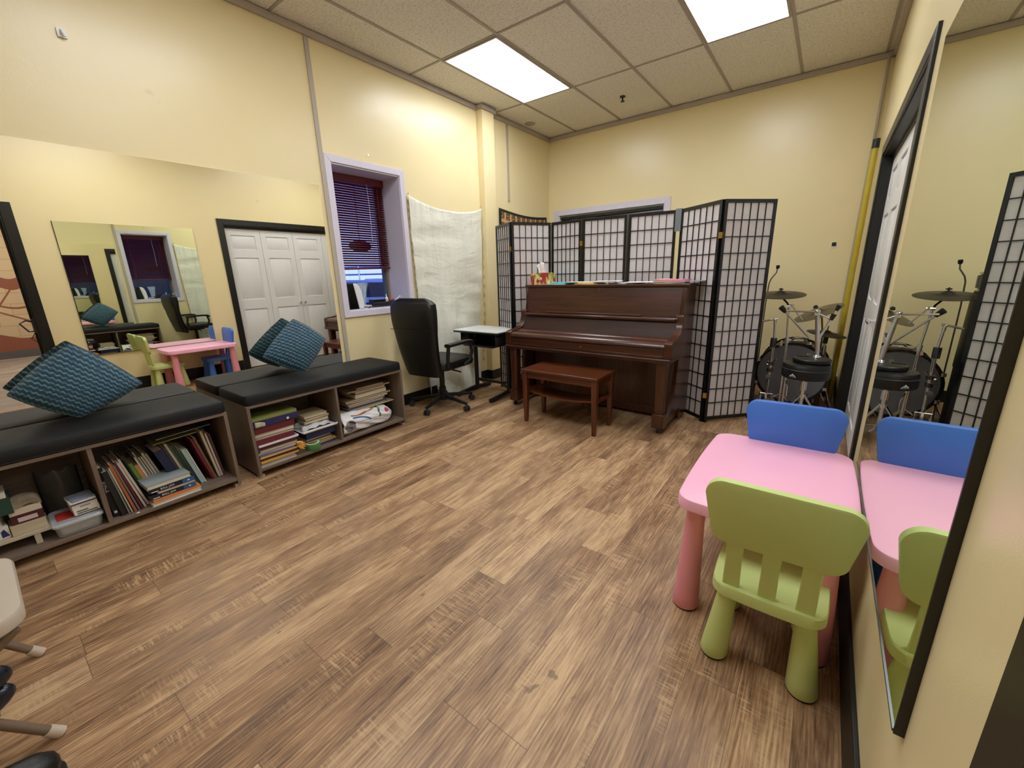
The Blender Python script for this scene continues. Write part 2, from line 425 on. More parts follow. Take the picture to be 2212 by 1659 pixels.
M_floor = floor_material('plank_floor', '#9e7a58', '#644933', '#d0ae84')
M_hallfloor = floor_material('hall_plank_floor', '#9a8f86', '#7a6f66', '#b5aca2')
M_wall = wall_material('cream_paint', '#e9d8a6', '#eee0b2', .28)
M_tile = ceiling_material()
M_grid = mat('ceiling_grid_paint', '#aaa198', .55, 0, .05)
M_mould = mat('taupe_moulding', '#b3a9a2', .55, 0, .06)
M_batten = mat('taupe_batten', '#b5ab9a', .5, 0, .05)
M_black = mat('black_paint', '#151413', .38, 0, .15)
M_base = mat('black_vinyl_base', '#121110', .45, 0, .1)
M_lav = mat('lavender_white_vinyl', '#d8d3e2', .35, 0, .03)
M_white = mat('white_paint', '#e2e2e0', .42, 0, .03)
M_mirror = mirror_material('mirror_silver', (.90, .88, .81)); M_mirror2 = mirror_material('greenish_mirror_silver', (.80, .87, .76))
M_chrome = mat('chrome', '#d9d9dc', .12, 1, .04)
M_brass = mat('brass', '#b99a4e', .3, 1, .1)
M_maroon = mat('burgundy_slat', '#6a1428', .38, 0, .08)
M_glass = glass_material()
M_paper = paper_screen()
M_lacq = mat('black_lacquer', '#0d0c0c', .3, 0, .2)
M_piano = wood('dark_mahogany', '#2a130a', '#542a16', .3, 'X', coat=.25)
M_pianoz = wood('dark_mahogany_upright', '#2a130a', '#542a16', .3, 'Z', coat=.25)
M_bench = wood('grey_brown_laminate', '#5f5047', '#897768', .5, 'Y', contrast=.8)
M_benchx = wood('grey_brown_laminate_side', '#5f5047', '#897768', .5, 'Z', contrast=.8)
M_vinyl = mat('charcoal_vinyl', '#121417', .62, 0, .12, 8, .25, 350, spec=.35)
M_leather = mat('black_leather', '#0f0f10', .42, 0, .15, 10, .3, 260)
M_plast = mat('black_plastic', '#121314', .45, 0, .1)
M_pink = mat('pink_plastic', '#fcb9d4', .42, 0, .03, 5)
M_pinkleg = mat('rose_plastic', '#ee9dac', .42, 0, .03, 5)
M_blue = mat('blue_plastic', '#4377d2', .4, 0, .03, 5)
M_green = mat('lime_green_plastic', '#c8d68a', .42, 0, .03, 5)
M_pages = mat('page_edges', '#d8cfbb', .8, 0, .12, 60, stretch=(1, 1, 12))
M_weave = weave_material()
M_cloth = cloth_material()
M_beige = mat('beige_moulded_plastic', '#b9ad9c', .45, 0, .05)
M_beigemetal = mat('beige_metal', '#7c6c5b', .4, .2, .08)
M_whitep = mat('white_plastic', '#e8e8ea', .35, 0, .03)
M_drum = mat('smoky_drum_head', '#77777c', .4, 0, .15, 6)
M_shell = mat('dark_drum_shell', '#1b1a1a', .25, 0, .2)
M_cymdark = mat('dark_brown_bronze', '#2e281d', .45, .6, .25, 16)
M_cym = mat('aged_bronze', '#5b5138', .32, .9, .2, 20)

# ------------------------------------------------------------------ room shell
T = .12
struct('floor', MB().box(XL-.3, XR+.15, YN-.1, YB+.1, -.1, 0), M_floor)
struct('floor_hall', MB().box(XR+.15, 5.7, -3.2, 4.2, -.1, 0), M_hallfloor)
struct('ceiling', MB().box(XL-.1, XR+.15, YN-.1, YB+.1, ZC, ZC+.1), M_tile)
g = MB(); X0, Y0 = -2.9006, 2.9439
for i in range(-1, 6):
    x = X0+.61*i
    if XL < x < XR: g.box(x-.012, x+.012, YN, YB, ZC-.006, ZC+.004)
for j in range(-4, 3):
    y = Y0+1.22*j
    if YN < y < YB: g.box(XL, XR, y-.010, y+.010, ZC-.0055, ZC+.004)
struct('trim_ceiling_grid', g, M_grid)
# left wall with window opening
WY0, WY1, WZ0, WZ1 = 2.045, 2.725, 1.005, 2.185
def wall_with_hole(x0, x1, ya, yb, hy0, hy1, hz0, hz1, top=ZC):
    m = MB(); m.box(x0, x1, ya, hy0, 0, top); m.box(x0, x1, hy1, yb, 0, top)
    m.box(x0, x1, hy0, hy1, hz1, top)
    if hz0 > 0: m.box(x0, x1, hy0, hy1, 0, hz0)
    return m
struct('wall_left', wall_with_hole(XL-.34, XL, YN-.1, YB+.1, WY0, WY1, WZ0, WZ1), M_wall)
struct('trim_wall_pilaster', MB().box(XL, XL+.085, 3.865, 4.065, 0, ZC), M_wall, bev=.003)
m = MB(); m.box(XL-.34, -3.15, YB, YB+.2, 0, ZC); m.box(-1.70, XR+.15, YB, YB+.2, 0, ZC)
m.box(-3.15, -1.70, YB, YB+.2, 2.075, ZC); m.box(-3.15, -1.70, YB, YB+.2, 0, .95)
struct('wall_back', m, M_wall)
DY0, DY1, DZ = 2.462, 4.40, 2.06        # closet
HY0, HY1, HZ = -.45, .475, 2.05         # hall doorway
m = MB()
m.box(XR, XR+.15, YN-.1, HY0, 0, ZC); m.box(XR, XR+.15, HY1, DY0, 0, ZC); m.box(XR, XR+.15, DY1, YB+.1, 0, ZC)
m.box(XR, XR+.15, HY0, HY1, HZ, ZC); m.box(XR, XR+.15, DY0, DY1, DZ, ZC)
struct('wall_right', m, M_wall)
struct('wall_near', MB().box(XL-.34, XR+.15, YN-.2, YN, 0, ZC), M_wall)
# closet box behind the bifold door keeps light out
struct('wall_closet', MB().box(XR+.75, XR+.8, DY0-.1, DY1+.1, 0, ZC).box(XR+.15, XR+.8, DY0-.15, DY0-.1, 0, ZC).box(XR+.15, XR+.8, DY1+.1, DY1+.15, 0, ZC).box(XR+.15, XR+.8, DY0-.15, DY1+.15, DZ+.1, DZ+.15), M_white)
# hall
struct('wall_hall_far', MB().box(5.5, 5.65, -3.2, 4.2, 0, 3.0), block_wall_material())
struct('wall_hall_side', MB().box(XR+.15, 5.65, -3.3, -3.2, 0, 3.0).box(1.0, 5.65, 4.2, 4.3, 0, 3.0), mat('hall_paint', '#dcc398', .6))
struct('ceiling_hall', MB().box(XR+.15, 5.7, -3.3, 4.3, 3.0, 3.1), M_tile)
struct('baseboard_hall', MB().box(5.488, 5.5, -3.2, 4.2, 0, .14), mat('grey_vinyl_base', '#5d5b5c', .5))

# mouldings, base boards, batten
mo = MB(); h = .052; d = .022
mo.box(XL, XL+d, YN, 3.845, ZC-h, ZC-.007); mo.box(XL, XL+d, 4.085, YB, ZC-h, ZC-.007)
mo.box(XL, XL+.107, 3.843, 3.865, ZC-h, ZC-.007); mo.box(XL, XL+.107, 4.065, 4.087, ZC-h, ZC-.007); mo.box(XL+.085, XL+.107, 3.865, 4.065, ZC-h, ZC-.007)
mo.box(XL, XR, YB-d, YB, ZC-h, ZC-.007); mo.box(XR-d, XR, YN, YB, ZC-h, ZC-.007)
struct('trim_ceiling_edge', mo, M_mould, bev=.002)
struct('trim_wall_batten', MB().box(XL, XL+.012, 1.956, 1.992, .1, ZC-h), M_batten, bev=.003)
struct('baseboard_left', MB().box(XL, XL+.012, YN, 3.865, 0, .115).box(XL, XL+.012, 4.065, YB, 0, .115).box(XL, XL+.095, 3.855, 4.075, 0, .115), M_base, bev=.003)
struct('baseboard_back', MB().box(XL, XR, YB-.012, YB, 0, .115), M_base, bev=.003)
struct('baseboard_right', MB().box(XR-.012, XR, .56, 2.385, 0, .15).box(XR-.012, XR, 4.475, YB, 0, .15), M_base, bev=.003)

# window 1 (left wall)
w = bpy.data.objects.new('window_1', None); C.objects.link(w); w['kind'] = 'structure'
def frame_boxes(m, x0, x1, y0, y1, z0, z1, wd):       # in YZ with mitres suggested by bevel
    for poly in ([(y0, z0), (y0+wd, z0+wd), (y0+wd, z1-wd), (y0, z1)], [(y1, z0), (y1-wd, z0+wd), (y1-wd, z1-wd), (y1, z1)],
                 [(y0, z1), (y0+wd, z1-wd), (y1-wd, z1-wd), (y1, z1)], [(y0, z0), (y0+wd, z0+wd), (y1-wd, z0+wd), (y1, z0)]):
        m.prism(poly, 'X', x0, x1)
    return m
part('casing', frame_boxes(MB(), XL, XL+.014, 1.993, 2.779, .95, 2.243, .055), M_lav, w, world=False, bev=.003)
rv = MB(); t_ = .008
rv.box(XL-.30, XL+.002, WY0, WY0+t_, WZ0, WZ1); rv.box(XL-.30, XL+.002, WY1-t_, WY1, WZ0, WZ1)
rv.box(XL-.30, XL+.002, WY0, WY1, WZ1-t_, WZ1); rv.box(XL-.30, XL+.002, WY0, WY1, WZ0, WZ0+t_)
part('reveal', rv, M_lav, w, world=False)
sx = XL-.30
fr = MB(); fr.box(sx-.04, sx, WY0, WY0+.05, WZ0, WZ1); fr.box(sx-.04, sx, WY1-.05, WY1, WZ0, WZ1)
fr.box(sx-.04, sx, WY0, WY1, WZ0, WZ0+.04); fr.box(sx-.04, sx, WY0, WY1, WZ1-.05, WZ1)
part('sash', fr, mat('slate_sash', '#5a6470', .4), w, world=False, bev=.003)
part('jamb_strip', MB().box(sx, sx+.02, WY1-.028, WY1-.010, WZ0, WZ1), mat('bare_wood_strip', '#9c8672', .6), w, world=False)
part('pane', MB().box(sx-.022, sx-.018, WY0+.05, WY1-.05, WZ0+.04, WZ1-.05), M_glass, w, world=False)

bl = thing('window_blind', 'burgundy slatted blind lowered over most of the lavender-framed window', 'blind', (sx+.045, 2.385, 1.35))
bx = sx+.045; by0, by1 = WY0+.012, WY1-.012
part('headrail', MB().box(bx-.03, bx+.03, by0, by1, 2.115, 2.175), M_maroon, bl, bev=.004)
s_ = MB(); ns = 35
for k in range(ns):
    z = 2.10-k*.0206; tl = .00 if k < ns-3 else .0
    a = R(-29); rot = Matrix.Rotation(a, 3, 'Y')
    s_.obox((bx, (by0+by1)/2, z), (.026, by1-by0, .0016), rot)
part('slats', s_, M_maroon, bl)
part('bottom_rail', MB().bar((bx, by0, 1.365), (bx, by1+.002, 1.375), .028, .018), M_maroon, bl, bev=.004)
for y in (by0+.12, by1-.12, by1-.07): part('ladder_tape', MB().box(bx+.014, bx+.0165, y-.004, y+.004, 1.37, 2.12), mat('dark_burgundy_tape', '#4a0d1c', .7), bl)
solo('window_ornament', MB().loft([MB().ring((-3.72+xx, 2.50, 1.585), (0, 1, 0), (0, 0, 1), 28, .125*k_, .055*k_) for xx, k_ in ((-.012, .6), (-.008, .95), (0, 1), (.008, .95), (.012, .6))]).tube([(-3.72, 2.50, 1.63), (-3.72, 2.50, 2.15)], .003, 6), mat('dark_red_felt', '#5b1420', .8), 'dark red oval ornament hanging outside the glass behind the blind', 'ornament')
part('lift_cord', MB().tube([(bx+.034, by1-.19, 2.12), (bx+.036, by1-.185, 1.9), (bx+.034, by1-.19, 1.62)], .002, 6), mat('pale_cord', '#d6cfd8', .6), bl)

# window 2 (back wall, behind the screens)
w2 = bpy.data.objects.new('window_2', None); C.objects.link(w2); w2['kind'] = 'structure'
m = MB()
def frameY(m, x0, x1, z0, z1, wd, y0, y1):
    for poly in ([(x0, z0), (x0+wd, z0+wd), (x0+wd, z1-wd), (x0, z1)], [(x1, z0), (x1-wd, z0+wd), (x1-wd, z1-wd), (x1, z1)],
                 [(x0, z1), (x0+wd, z1-wd), (x1-wd, z1-wd), (x1, z1)], [(x0, z0), (x0+wd, z0+wd), (x1-wd, z0+wd), (x1, z0)]):
        m.prism(poly, 'Y', y0, y1)
    return m
part('casing', frameY(MB(), -3.235, -1.625, .87, 2.125, .075, YB-.016, YB), M_lav, w2, world=False, bev=.003)
part('sash', frameY(MB(), -3.15, -1.70, .95, 2.075, .04, YB+.03, YB+.07), M_white, w2, world=False, bev=.003)
part('pane', MB().box(-3.12, -1.73, YB+.045, YB+.05, .98, 2.04), M_glass, w2, world=False)
b2 = thing('window_blind', 'black slatted blind in the wide window behind the folding screens', 'blind', (-2.42, YB+.01, 1.0))
part('headrail', MB().box(-3.13, -1.72, YB-.006, YB+.022, 1.995, 2.03), M_lacq, b2)
s2 = MB()
for k in range(42): s2.obox((-2.425, YB+.01, 1.985-k*.023), (1.41, .0265, .0016), Matrix.Rotation(R(80), 3, 'X'))
part('slats', s2, M_lacq, b2)

# closet door (right wall)
dr = bpy.data.objects.new('door_1', None); C.objects.link(dr); dr['kind'] = 'structure'
cs = MB(); cw = .072
cs.box(XR-.014, XR, DY0-cw, DY0, 0, DZ+cw); cs.box(XR-.014, XR, DY1, DY1+cw, 0, DZ+cw); cs.box(XR-.014, XR, DY0, DY1, DZ, DZ+cw)
part('casing', cs, M_black, dr, world=False, bev=.003)
rv = MB(); rv.box(XR, XR+.15, DY0, DY0+.012, 0, DZ); rv.box(XR, XR+.15, DY1-.012, DY1, 0, DZ); rv.box(XR, XR+.15, DY0, DY1, DZ-.012, DZ)
rv.box(XR+.05, XR+.10, DY0, DY1, DZ-.04, DZ-.012)
part('jamb', rv, M_black, dr, world=False)
dx = XR+.058; n = 4; wlf = (DY1-DY0-.03)/n
for k in range(n):
    y0 = DY0+.015+k*wlf; y1 = y0+wlf-.004
    zb0, zt0 = .015, DZ-.045; a, b = y0+.075, y1-.075; dd = .011
    m = MB().box(dx+dd, dx+.034, y0, y1, zb0, zt0)
    m.box(dx, dx+dd, y0, a, zb0, zt0); m.box(dx, dx+dd, b, y1, zb0, zt0)
    rows_ = ((.16, .88), (1.02, 1.62), (1.73, 1.93)); prev = zb0
    for (za, zb) in rows_: m.box(dx, dx+dd, a, b, prev, za); prev = zb
    m.box(dx, dx+dd, a, b, prev, zt0)
    for (za, zb) in rows_:
        g_, o = .012, .034; xi = dx+dd
        vs = [(xi, a+g_, za+g_), (xi, b-g_, za+g_), (xi, b-g_, zb-g_), (xi, a+g_, zb-g_), (dx+.001, a+o, za+o), (dx+.001, b-o, za+o), (dx+.001, b-o, zb-o), (dx+.001, a+o, zb-o)]
        m.add(vs, [(0, 1, 5, 4), (1, 2, 6, 5), (2, 3, 7, 6), (3, 0, 4, 7), (4, 5, 6, 7)])
    lf = part('door_leaf', m, M_white, dr, world=False)
    if k in (1, 2):
        yk = y1-.035 if k == 1 else y0+.035
        part('knob', MB().lathe([(.007, 0), (.007, .02), (.017, .025), (.018, .035), (.01, .043)], (dx, yk, .93), (-1, 0, 0), 14), M_chrome, lf, world=False)
# hall doorway
d2 = bpy.data.objects.new('door_2', None); C.objects.link(d2); d2['kind'] = 'structure'
cs = MB(); cs.box(XR-.014, XR, HY1, HY1+.085, 0, HZ+.085); cs.box(XR-.014, XR, HY0-.085, HY0, 0, HZ+.085); cs.box(XR-.014, XR, HY0, HY1, HZ, HZ+.085)
part('casing', cs, M_black, d2, world=False, bev=.003)
rv = MB(); rv.box(XR, XR+.15, HY1-.012, HY1, 0, HZ); rv.box(XR, XR+.15, HY0, HY0+.012, 0, HZ); rv.box(XR, XR+.15, HY0, HY1, HZ-.012, HZ)
rv.box(XR+.06, XR+.09, HY1-.03, HY1-.012, 0, HZ)
part('jamb', rv, M_black, d2, world=False)
hd = MB(); hd.box(XR+.0, XR+.05, HY1-.03, HY1-.012, .80, .95); hd.tube([(XR+.02, HY1-.03, .92), (XR-.01, HY1-.07, .94), (XR-.01, HY1-.12, .91), (XR, HY1-.07, .82), (XR+.02, HY1-.03, .82)], .008, 8)
hd.tube([(XR+.02, HY1-.03, .80), (XR, HY1-.07, .74), (XR, HY1-.03, .70)], .004, 6)
part('door_closer_handle', hd, M_black, d2, world=False)

# ------------------------------------------------------------------ lights that the room has
LEM = emission('light_diffuser', '#f3f7ff', 9.5)
def panel(x, y, label):
    t = thing('ceiling_light', label, 'ceiling light', (x+.305, y+.61, ZC-.02), 0, 'troffer ceiling lights')
    part('frame', MB().box(x+.012, x+.03, y+.012, y+1.208, ZC-.012, ZC).box(x+.58, x+.598, y+.012, y+1.208, ZC-.012, ZC)
         .box(x+.03, x+.58, y+.012, y+.03, ZC-.012, ZC).box(x+.03, x+.58, y+1.19, y+1.208, ZC-.012, ZC), M_grid, t)
    part('diffuser', MB().box(x+.03, x+.58, y+.03, y+1.19, ZC-.010, ZC-.004), LEM, t)
panel(X0, Y0, 'flat ceiling light panel beside the window wall, lit white')
panel(X0+3*.61, Y0, 'flat ceiling light panel nearer the closet wall, lit white')
panel(X0+.61, Y0-2.44, 'lit ceiling light panel above the floor before the storage benches')
panel(X0+3*.61, Y0-2.44, 'lit ceiling light panel above the tan folding chair side of the room')
hl = thing('ceiling_light', 'warm ceiling light panel in the hall beyond the doorway', 'ceiling light', (3.5, .5, 2.97))
part('diffuser', MB().box(2.6, 4.4, -.4, 1.4, 2.985, 2.995), emission('hall_diffuser', '#fff6ea', 6.0), hl)

# sprinkler, round ceiling plate, small wall fittings
sp = thing('ceiling_sprinkler', 'small dark sprinkler head hanging from a ceiling tile', 'sprinkler', (-2.0, 4.712, ZC-.05))
part('rosette', MB().lathe([(.03, 0), (.028, .006), (.012, .009)], (-2.0, 4.712, ZC-.009), n=20), M_plast, sp)
part('stem', MB().lathe([(.008, 0), (.008, .03), (.012, .034)], (-2.0, 4.712, ZC-.043), n=12), M_plast, sp)
part('deflector', MB().lathe([(.022, 0), (.022, .003), (.006, .008)], (-2.0, 4.712, ZC-.05), n=16), M_plast, sp)
solo('ceiling_cover_plate', MB().lathe([(.062, 0), (.065, .004), (.065, .006)], (-3.20, 4.73, ZC-.006), n=28), M_mould, 'faint round cover plate on the ceiling corner tile', 'cover plate')
wp = thing('wall_jack', 'tiny dark wall jack on a white plate on the back wall', 'wall socket', (0, YB, 1.45))
part('plate', MB().box(-.022, .02, YB-.006, YB, 1.445, 1.50), M_whitep, wp, bev=.002)
part('socket', MB().box(-.018, .016, YB-.014, YB-.006, 1.463, 1.497), M_plast, wp)
cv = MB().box(XL, XL+.014, 4.395, 4.425, 2.16, ZC-h)
solo('cable_duct', cv, M_batten, 'thin pale cable cover running down from ceiling beside the pilaster', 'cable cover')
solo('conduit_pipe', MB().tube([(.150, 5.33, .0), (.155, 5.33, 1.5), (.17, 5.33, ZC-h)], .012, 10), mat('grey_conduit', '#a79c88', .5), 'thin grey conduit pipe rising in the corner beside the closet', 'pipe')
yp = thing('yellow_pole', 'tall yellow pole with a black cap standing by the closet frame', 'pole', (.165, 4.83, 0))
part('shaft', MB().tube([(.158, 4.87, .0), (.166, 4.83, 2.2)], .022, 14), mat('yellow_plastic', '#b8a32c', .4, 0, .15), yp)
part('cap', MB().tube([(.166, 4.83, 2.2), (.166, 4.829, 2.27)], .025, 14), M_plast, yp)
def nail(x, y, z, lab, ax=(1, 0, 0)):
    solo('wall_nail', MB().lathe([(.0025, 0), (.0025, .02), (.006, .021), (.006, .024)], (x, y, z), ax, 8), M_chrome, lab, 'nail')
nail(XL, 2.40, 2.30, 'small nail in the wall just above the lavender window frame')
hk = MB().box(XL, XL+.012, .615, .65, 2.515, 2.555).tube([(XL+.012, .632, 2.545), (XL+.03, .632, 2.53), (XL+.03, .64, 2.515)], .006, 8)
solo('wall_hook', hk, M_whitep, 'white adhesive hook high on the cream wall above the mirror', 'hook')

# ------------------------------------------------------------------ mirrors
m1 = thing('wall_mirror', 'large frameless mirror behind the black cushioned benches', 'mirror', (XL+.003, .4, .42))
part('glass', MB().box(XL+.002, XL+.006, -1.0, 1.922, .42, 1.999), M_mirror, m1)
part('backing', MB().box(XL, XL+.002, -1.0, 1.922, .42, 1.999), mat('mirror_edge', '#8c8a6d', .4), m1)
MX = .197
m2 = thing('wall_mirror', 'frameless mirror with dark edge above the pink table', 'mirror', (.2, 1.45, .49))
part('glass', MB().box(MX, MX+.003, .818, 2.09, .489, 1.975), M_mirror2, m2)
part('backing', MB().box(MX+.003, XR, .818, 2.088, .491, 1.973).box(MX-.0005, XR, .813, .818, .483, 1.978), M_black, m2)
part('bottom_channel', MB().box(MX-.002, XR, .818, 2.09, .483, .489), mat('dull_channel', '#6f7274', .3, .8), m2)

# ------------------------------------------------------------------ storage benches
def bench(y0, y1, label):
    x0, x1 = -3.312, -2.86; t = thing('storage_bench', label, 'bench', ((x0+x1)/2, (y0+y1)/2, 0), 0, 'storage benches under the mirror')
    th = .019; z0 = .046
    for y in (y0, y1-th): part('side_panel', MB().box(x0, x1, y, y+th, z0-.026, .505), M_benchx, t, bev=.001)
    part('top_panel', MB().box(x0, x1, y0+th, y1-th, .487, .505), M_bench, t, bev=.001)
    part('shelf', MB().box(x0, x1-.002, y0+th, y1-th, z0, z0+.019), M_bench, t, bev=.001)
    part('back_panel', MB().box(x0, x0+.006, y0+th, y1-th, z0+.019, .487), M_bench, t)
    ym = (y0+y1)/2; part('divider', MB().box(x0+.006, x1-.004, ym-th/2, ym+th/2, z0+.019, .487), M_benchx, t, bev=.001)
    for x in (x0+.01, x1-.045):
        for y in (y0, y1-.035): part('foot', MB().box(x, x+.035, y, y+.035, 0, .022), mat('light_laminate', '#a59585', .5), t)
    cu = MB(); r0 = []
    ycs = (y0+y1)/2; xc = (x0+x1)/2; hy = (y1-y0)/2; hx = (x1-x0)/2
    prof = [(.507, .985), (.515, .999), (.54, 1.0), (.562, .992), (.572, .965), (.576, .90), (.578, .5)]
    rings = []
    for z, s in prof:
        ins = (1-s)*.2
        rings.append([(p[0], p[1], z) for p in rrect(x0+.001+ins, x1+.004-ins, y0+ins-.002, y1-ins+.002, max(.03-ins*.1, .012), 4)])
    cu.loft(rings); cp = part('cushion', cu, M_vinyl, t)
    seam = MB(); 
    for (a, b) in (((x1+.004, y0-.002), (x1+.004, y1+.002)),): seam.tube([(a[0]-.001, a[1]+.03, .513), (b[0]-.001, b[1]-.03, .513)], .0022, 6)
    part('piping', seam, M_vinyl, cp)
    return t
bench(.957, 2.184, 'black cushioned cubby bench nearer the office chair, holding stacked books and a plastic bag')
bench(-.378, .848, 'black cushioned cubby bench nearer the tan folding chair, holding leaning books and small boxes')
ZS = .065

# ------------------------------------------------------------------ books and things in the cubbies
def book(label, cover, loc, w, d, t, rx=0, rz=0, group=None, pages=None, spine='+x', name='book', cat='book', soft=False):
    """w along local y, d along local x, t along local z; loc = centre of the underside (before leaning)."""
    b = thing(name, label, cat, loc, (rx, 0, rz), group)
    c = book_mat(cover); ct = .0012 if soft else min(.0022, t*.2)
    m = MB().box(-d/2, d/2, -w/2, w/2, 0, ct).box(-d/2, d/2, -w/2, w/2, t-ct, t)
    if spine == '+x': m.box(d/2-ct, d/2, -w/2, w/2, ct, t-ct)
    if spine == '-x': m.box(-d/2, -d/2+ct, -w/2, w/2, ct, t-ct)
    if spine == '+y': m.box(-d/2, d/2, w/2-ct, w/2, ct, t-ct)
    if spine == '-y': m.box(-d/2, d/2, -w/2, -w/2+ct, ct, t-ct)
    part('cover', m, c, b, world=False)
    i = .002 if soft else .004
    part('pages', MB().box(-d/2+(ct if spine == '-x' else i), d/2-(ct if spine == '+x' else i), -w/2+(ct if spine == '-y' else i), w/2-(ct if spine == '+y' else i), ct, t-ct),
         pages or M_pages, b, world=False)
    return b
def stack(x, y0, y1, z, items, group, place):
    """items: (thickness, colour, words, y-inset0, y-inset1, depth, spine)"""
    for k, (t, col, wd, a, b, d, sp) in enumerate(items):
        ya, yb = y0+a, y1+b
        lab = wd+' '+place
        rz = R(random.uniform(-2.5, 2.5))
        book(lab, col, (x-d/2-abs(math.sin(rz))*(yb-ya)/2-.002, (ya+yb)/2, z), yb-ya, d, t-.0006, rz=rz, group=group, spine=sp)
        z += t
    return z
XF = -2.872
# bench 2, left cubby, first stack
pl = 'in the end-panel stack'
G = 'stacked books and folders in the far bench'
z = stack(XF, .985, 1.24, ZS, [
    (0.0144, '#b9b4b0', 'clear grey document folder at the bottom', .0, -.02, .29, '-x'),
    (0.0120, '#8f8a88', 'grey paper folder second from the bottom', .01, -.03, .28, '+x'),
    (0.0156, '#d6a63c', 'golden yellow folder near the bottom', -.002, -.005, .29, '+x'),
    (0.0180, '#4a1f3c', 'dark purple songbook between two yellow folders', .0, -.01, .27, '+x'),
    (0.0120, '#d9b552', 'thin yellow folder above the purple songbook', .0, .0, .28, '+x'),
    (0.0144, '#6a6590', 'violet-blue booklet above the yellow folders', .004, -.03, .27, '+x'),
    (0.0168, '#b9aebf', 'pile of lilac sheet paper', .0, .01, .28, '-x'),
    (0.0144, '#a79d98', 'pile of greyish sheet paper', .006, .0, .26, '-x'),
    (0.0264, '#5a2a26', 'rust-brown book under the white tray', .0, .0, .27, '+x')], G, pl)
tr = thing('paper_tray', 'thin white tray between dark red books in the stack', 'tray', (XF-.14, 1.115, z), 0)
part('base', MB().box(XF-.27, XF+.004, .987, 1.25, z, z+.004), M_whitep, tr); part('lip', MB().box(XF, XF+.006, .987, 1.25, z+.004, z+.014).box(XF-.27, XF, 1.244, 1.25, z+.004, z+.014), M_whitep, tr)
z = stack(XF, .985, 1.24, z+.0145, [
    (0.0360, '#6d1f2c', 'dark red hymnal resting on the white tray', .0, -.01, .22, '+x'),
    (0.0144, '#8d857d', 'grey ring-bound pad above the lower red hymnal', .0, -.005, .24, '-x'),
    (0.0264, '#9a9288', 'thick wad of grey sheet music', -.002, .0, .25, '-x'),
    (0.0360, '#651d29', 'dark red hymnal under the navy book', .0, .0, .22, '+x'),
    (0.0096, '#3a2420', 'thin dark brown booklet under the navy book', -.005, .02, .25, '+x')], G, pl)
z2 = z
stack(XF, .985, 1.28, z, [(.042, '#28285c', 'wide navy blue book with a small white mark', .0, .0, .24, '+x'),
                          (.022, '#7f8748', 'olive green book on top under the bench top', .0, -.01, .23, '+x')], G, pl)
tb = solo('torn_paper', MB().grid(lambda u, v: (XF+.004+.002*math.sin(9*u), .99+.062*u, z2+.002+v*(.038-.015*u*u)), 6, 4), mat('cream_scrap', '#b9b39b', .8), 'scrap of cream paper hanging against the navy book', 'paper', solid=.0008)
solo('paper_mark', MB().lathe([(.009, 0), (.008, .0008), (.0, .0009)], (XF-.001+.002, 1.20, z2+.013), (1, 0, 0), 14), M_whitep, 'small round white sticker on the navy book spine', 'sticker')
# tassel of yellow paper
ty = MB()
for k in range(7):
    a = R(-40+22*k); ty.tube([(XF+.0, 1.235, .135), (XF+.006, 1.235+.035*math.cos(a)*.7, .135+.03*math.sin(a)), (XF+.004, 1.235+.055*math.cos(a), .128+.045*math.sin(a))], [.006, .011, .003], 6)
solo('yellow_ribbon', ty, mat('golden_ribbon', '#d9a040', .6), 'crumpled golden yellow ribbon at the edge of the book stack', 'ribbon')
# bench 2, left cubby, second stack
pl = 'in the divider-side stack'
z = stack(XF-.05, 1.315, 1.535, ZS, [
    (.010, '#3a3f52', 'thin dark blue magazine at the bottom', .0, .01, .29, '+x'),
    (.010, '#9ab6c2', 'pale blue magazine near the bottom', .02, .02, .27, '+x'),
    (.016, '#d4a455', 'tan yellow music book above the pale magazine', .0, .01, .28, '+x'),
    (.018, '#5a5148', 'brown-grey book below the navy box file', .01, -.01, .26, '-x'),
    (.024, '#6a6056', 'thick taupe book directly under the navy box file', .0, -.02, .25, '-x')], G, pl)
bxf = thing('box_file', 'navy blue file box under a white tray of wrapped papers', 'box', (XF-.16, 1.43, z))
part('body', MB().box(XF-.30, XF-.03, 1.315, 1.545, z, z+.056), mat('navy_card', '#1d2a55', .45), bxf, bev=.002)
part('lid', MB().box(XF-.303, XF-.027, 1.312, 1.548, z+.040, z+.058), mat('navy_card_lid', '#20305f', .45), bxf, bev=.002)
z += .0585
wt = thing('paper_tray', 'white shallow tray heaped with papers in clear plastic wrap', 'tray', (XF-.14, 1.435, z))
tm = MB(); tm.box(XF-.28, XF-.005, 1.29, 1.552, z, z+.005); tm.prism([(1.283, z+.018), (1.558, z+.018), (1.552, z+.004), (1.29, z+.004)], 'X', XF-.008, XF)
part('tray_body', tm, M_whitep, wt, bev=.002)
wr = MB(); wr.grid(lambda u, v: (XF-.27+.25*u, 1.31+.22*v+.01*math.sin(13*u+5*v), z+.006+.045*math.sin(PI*v)**.35*math.sin(PI*min(1, u*.93+.05))**.3+.006*math.sin(31*u+17*v)), 24, 20)
part('plastic_wrap', wr, mat('shiny_clear_wrap', '#cfd0d2', .12, 0, .1, 25, .6, 60), wt, solid=.001)
z += .05
z = stack(XF-.05, 1.335, 1.52, z, [
    (.022, '#c8b98a', 'cream book with gilt edge lying on the wrapped papers', .0, .0, .2, '-x'),
    (.020, '#4a4436', 'dark olive book second from the top', .0, .005, .2, '-x'),
    (.020, '#c0b18a', 'buff book on top', .0, -.01, .19, '-x')], G, pl)
tp = thing('tape_roll', 'green roll of masking tape on the bench shelf', 'tape roll', (XF-.05, 1.353, ZS))
tpx = XF-.03
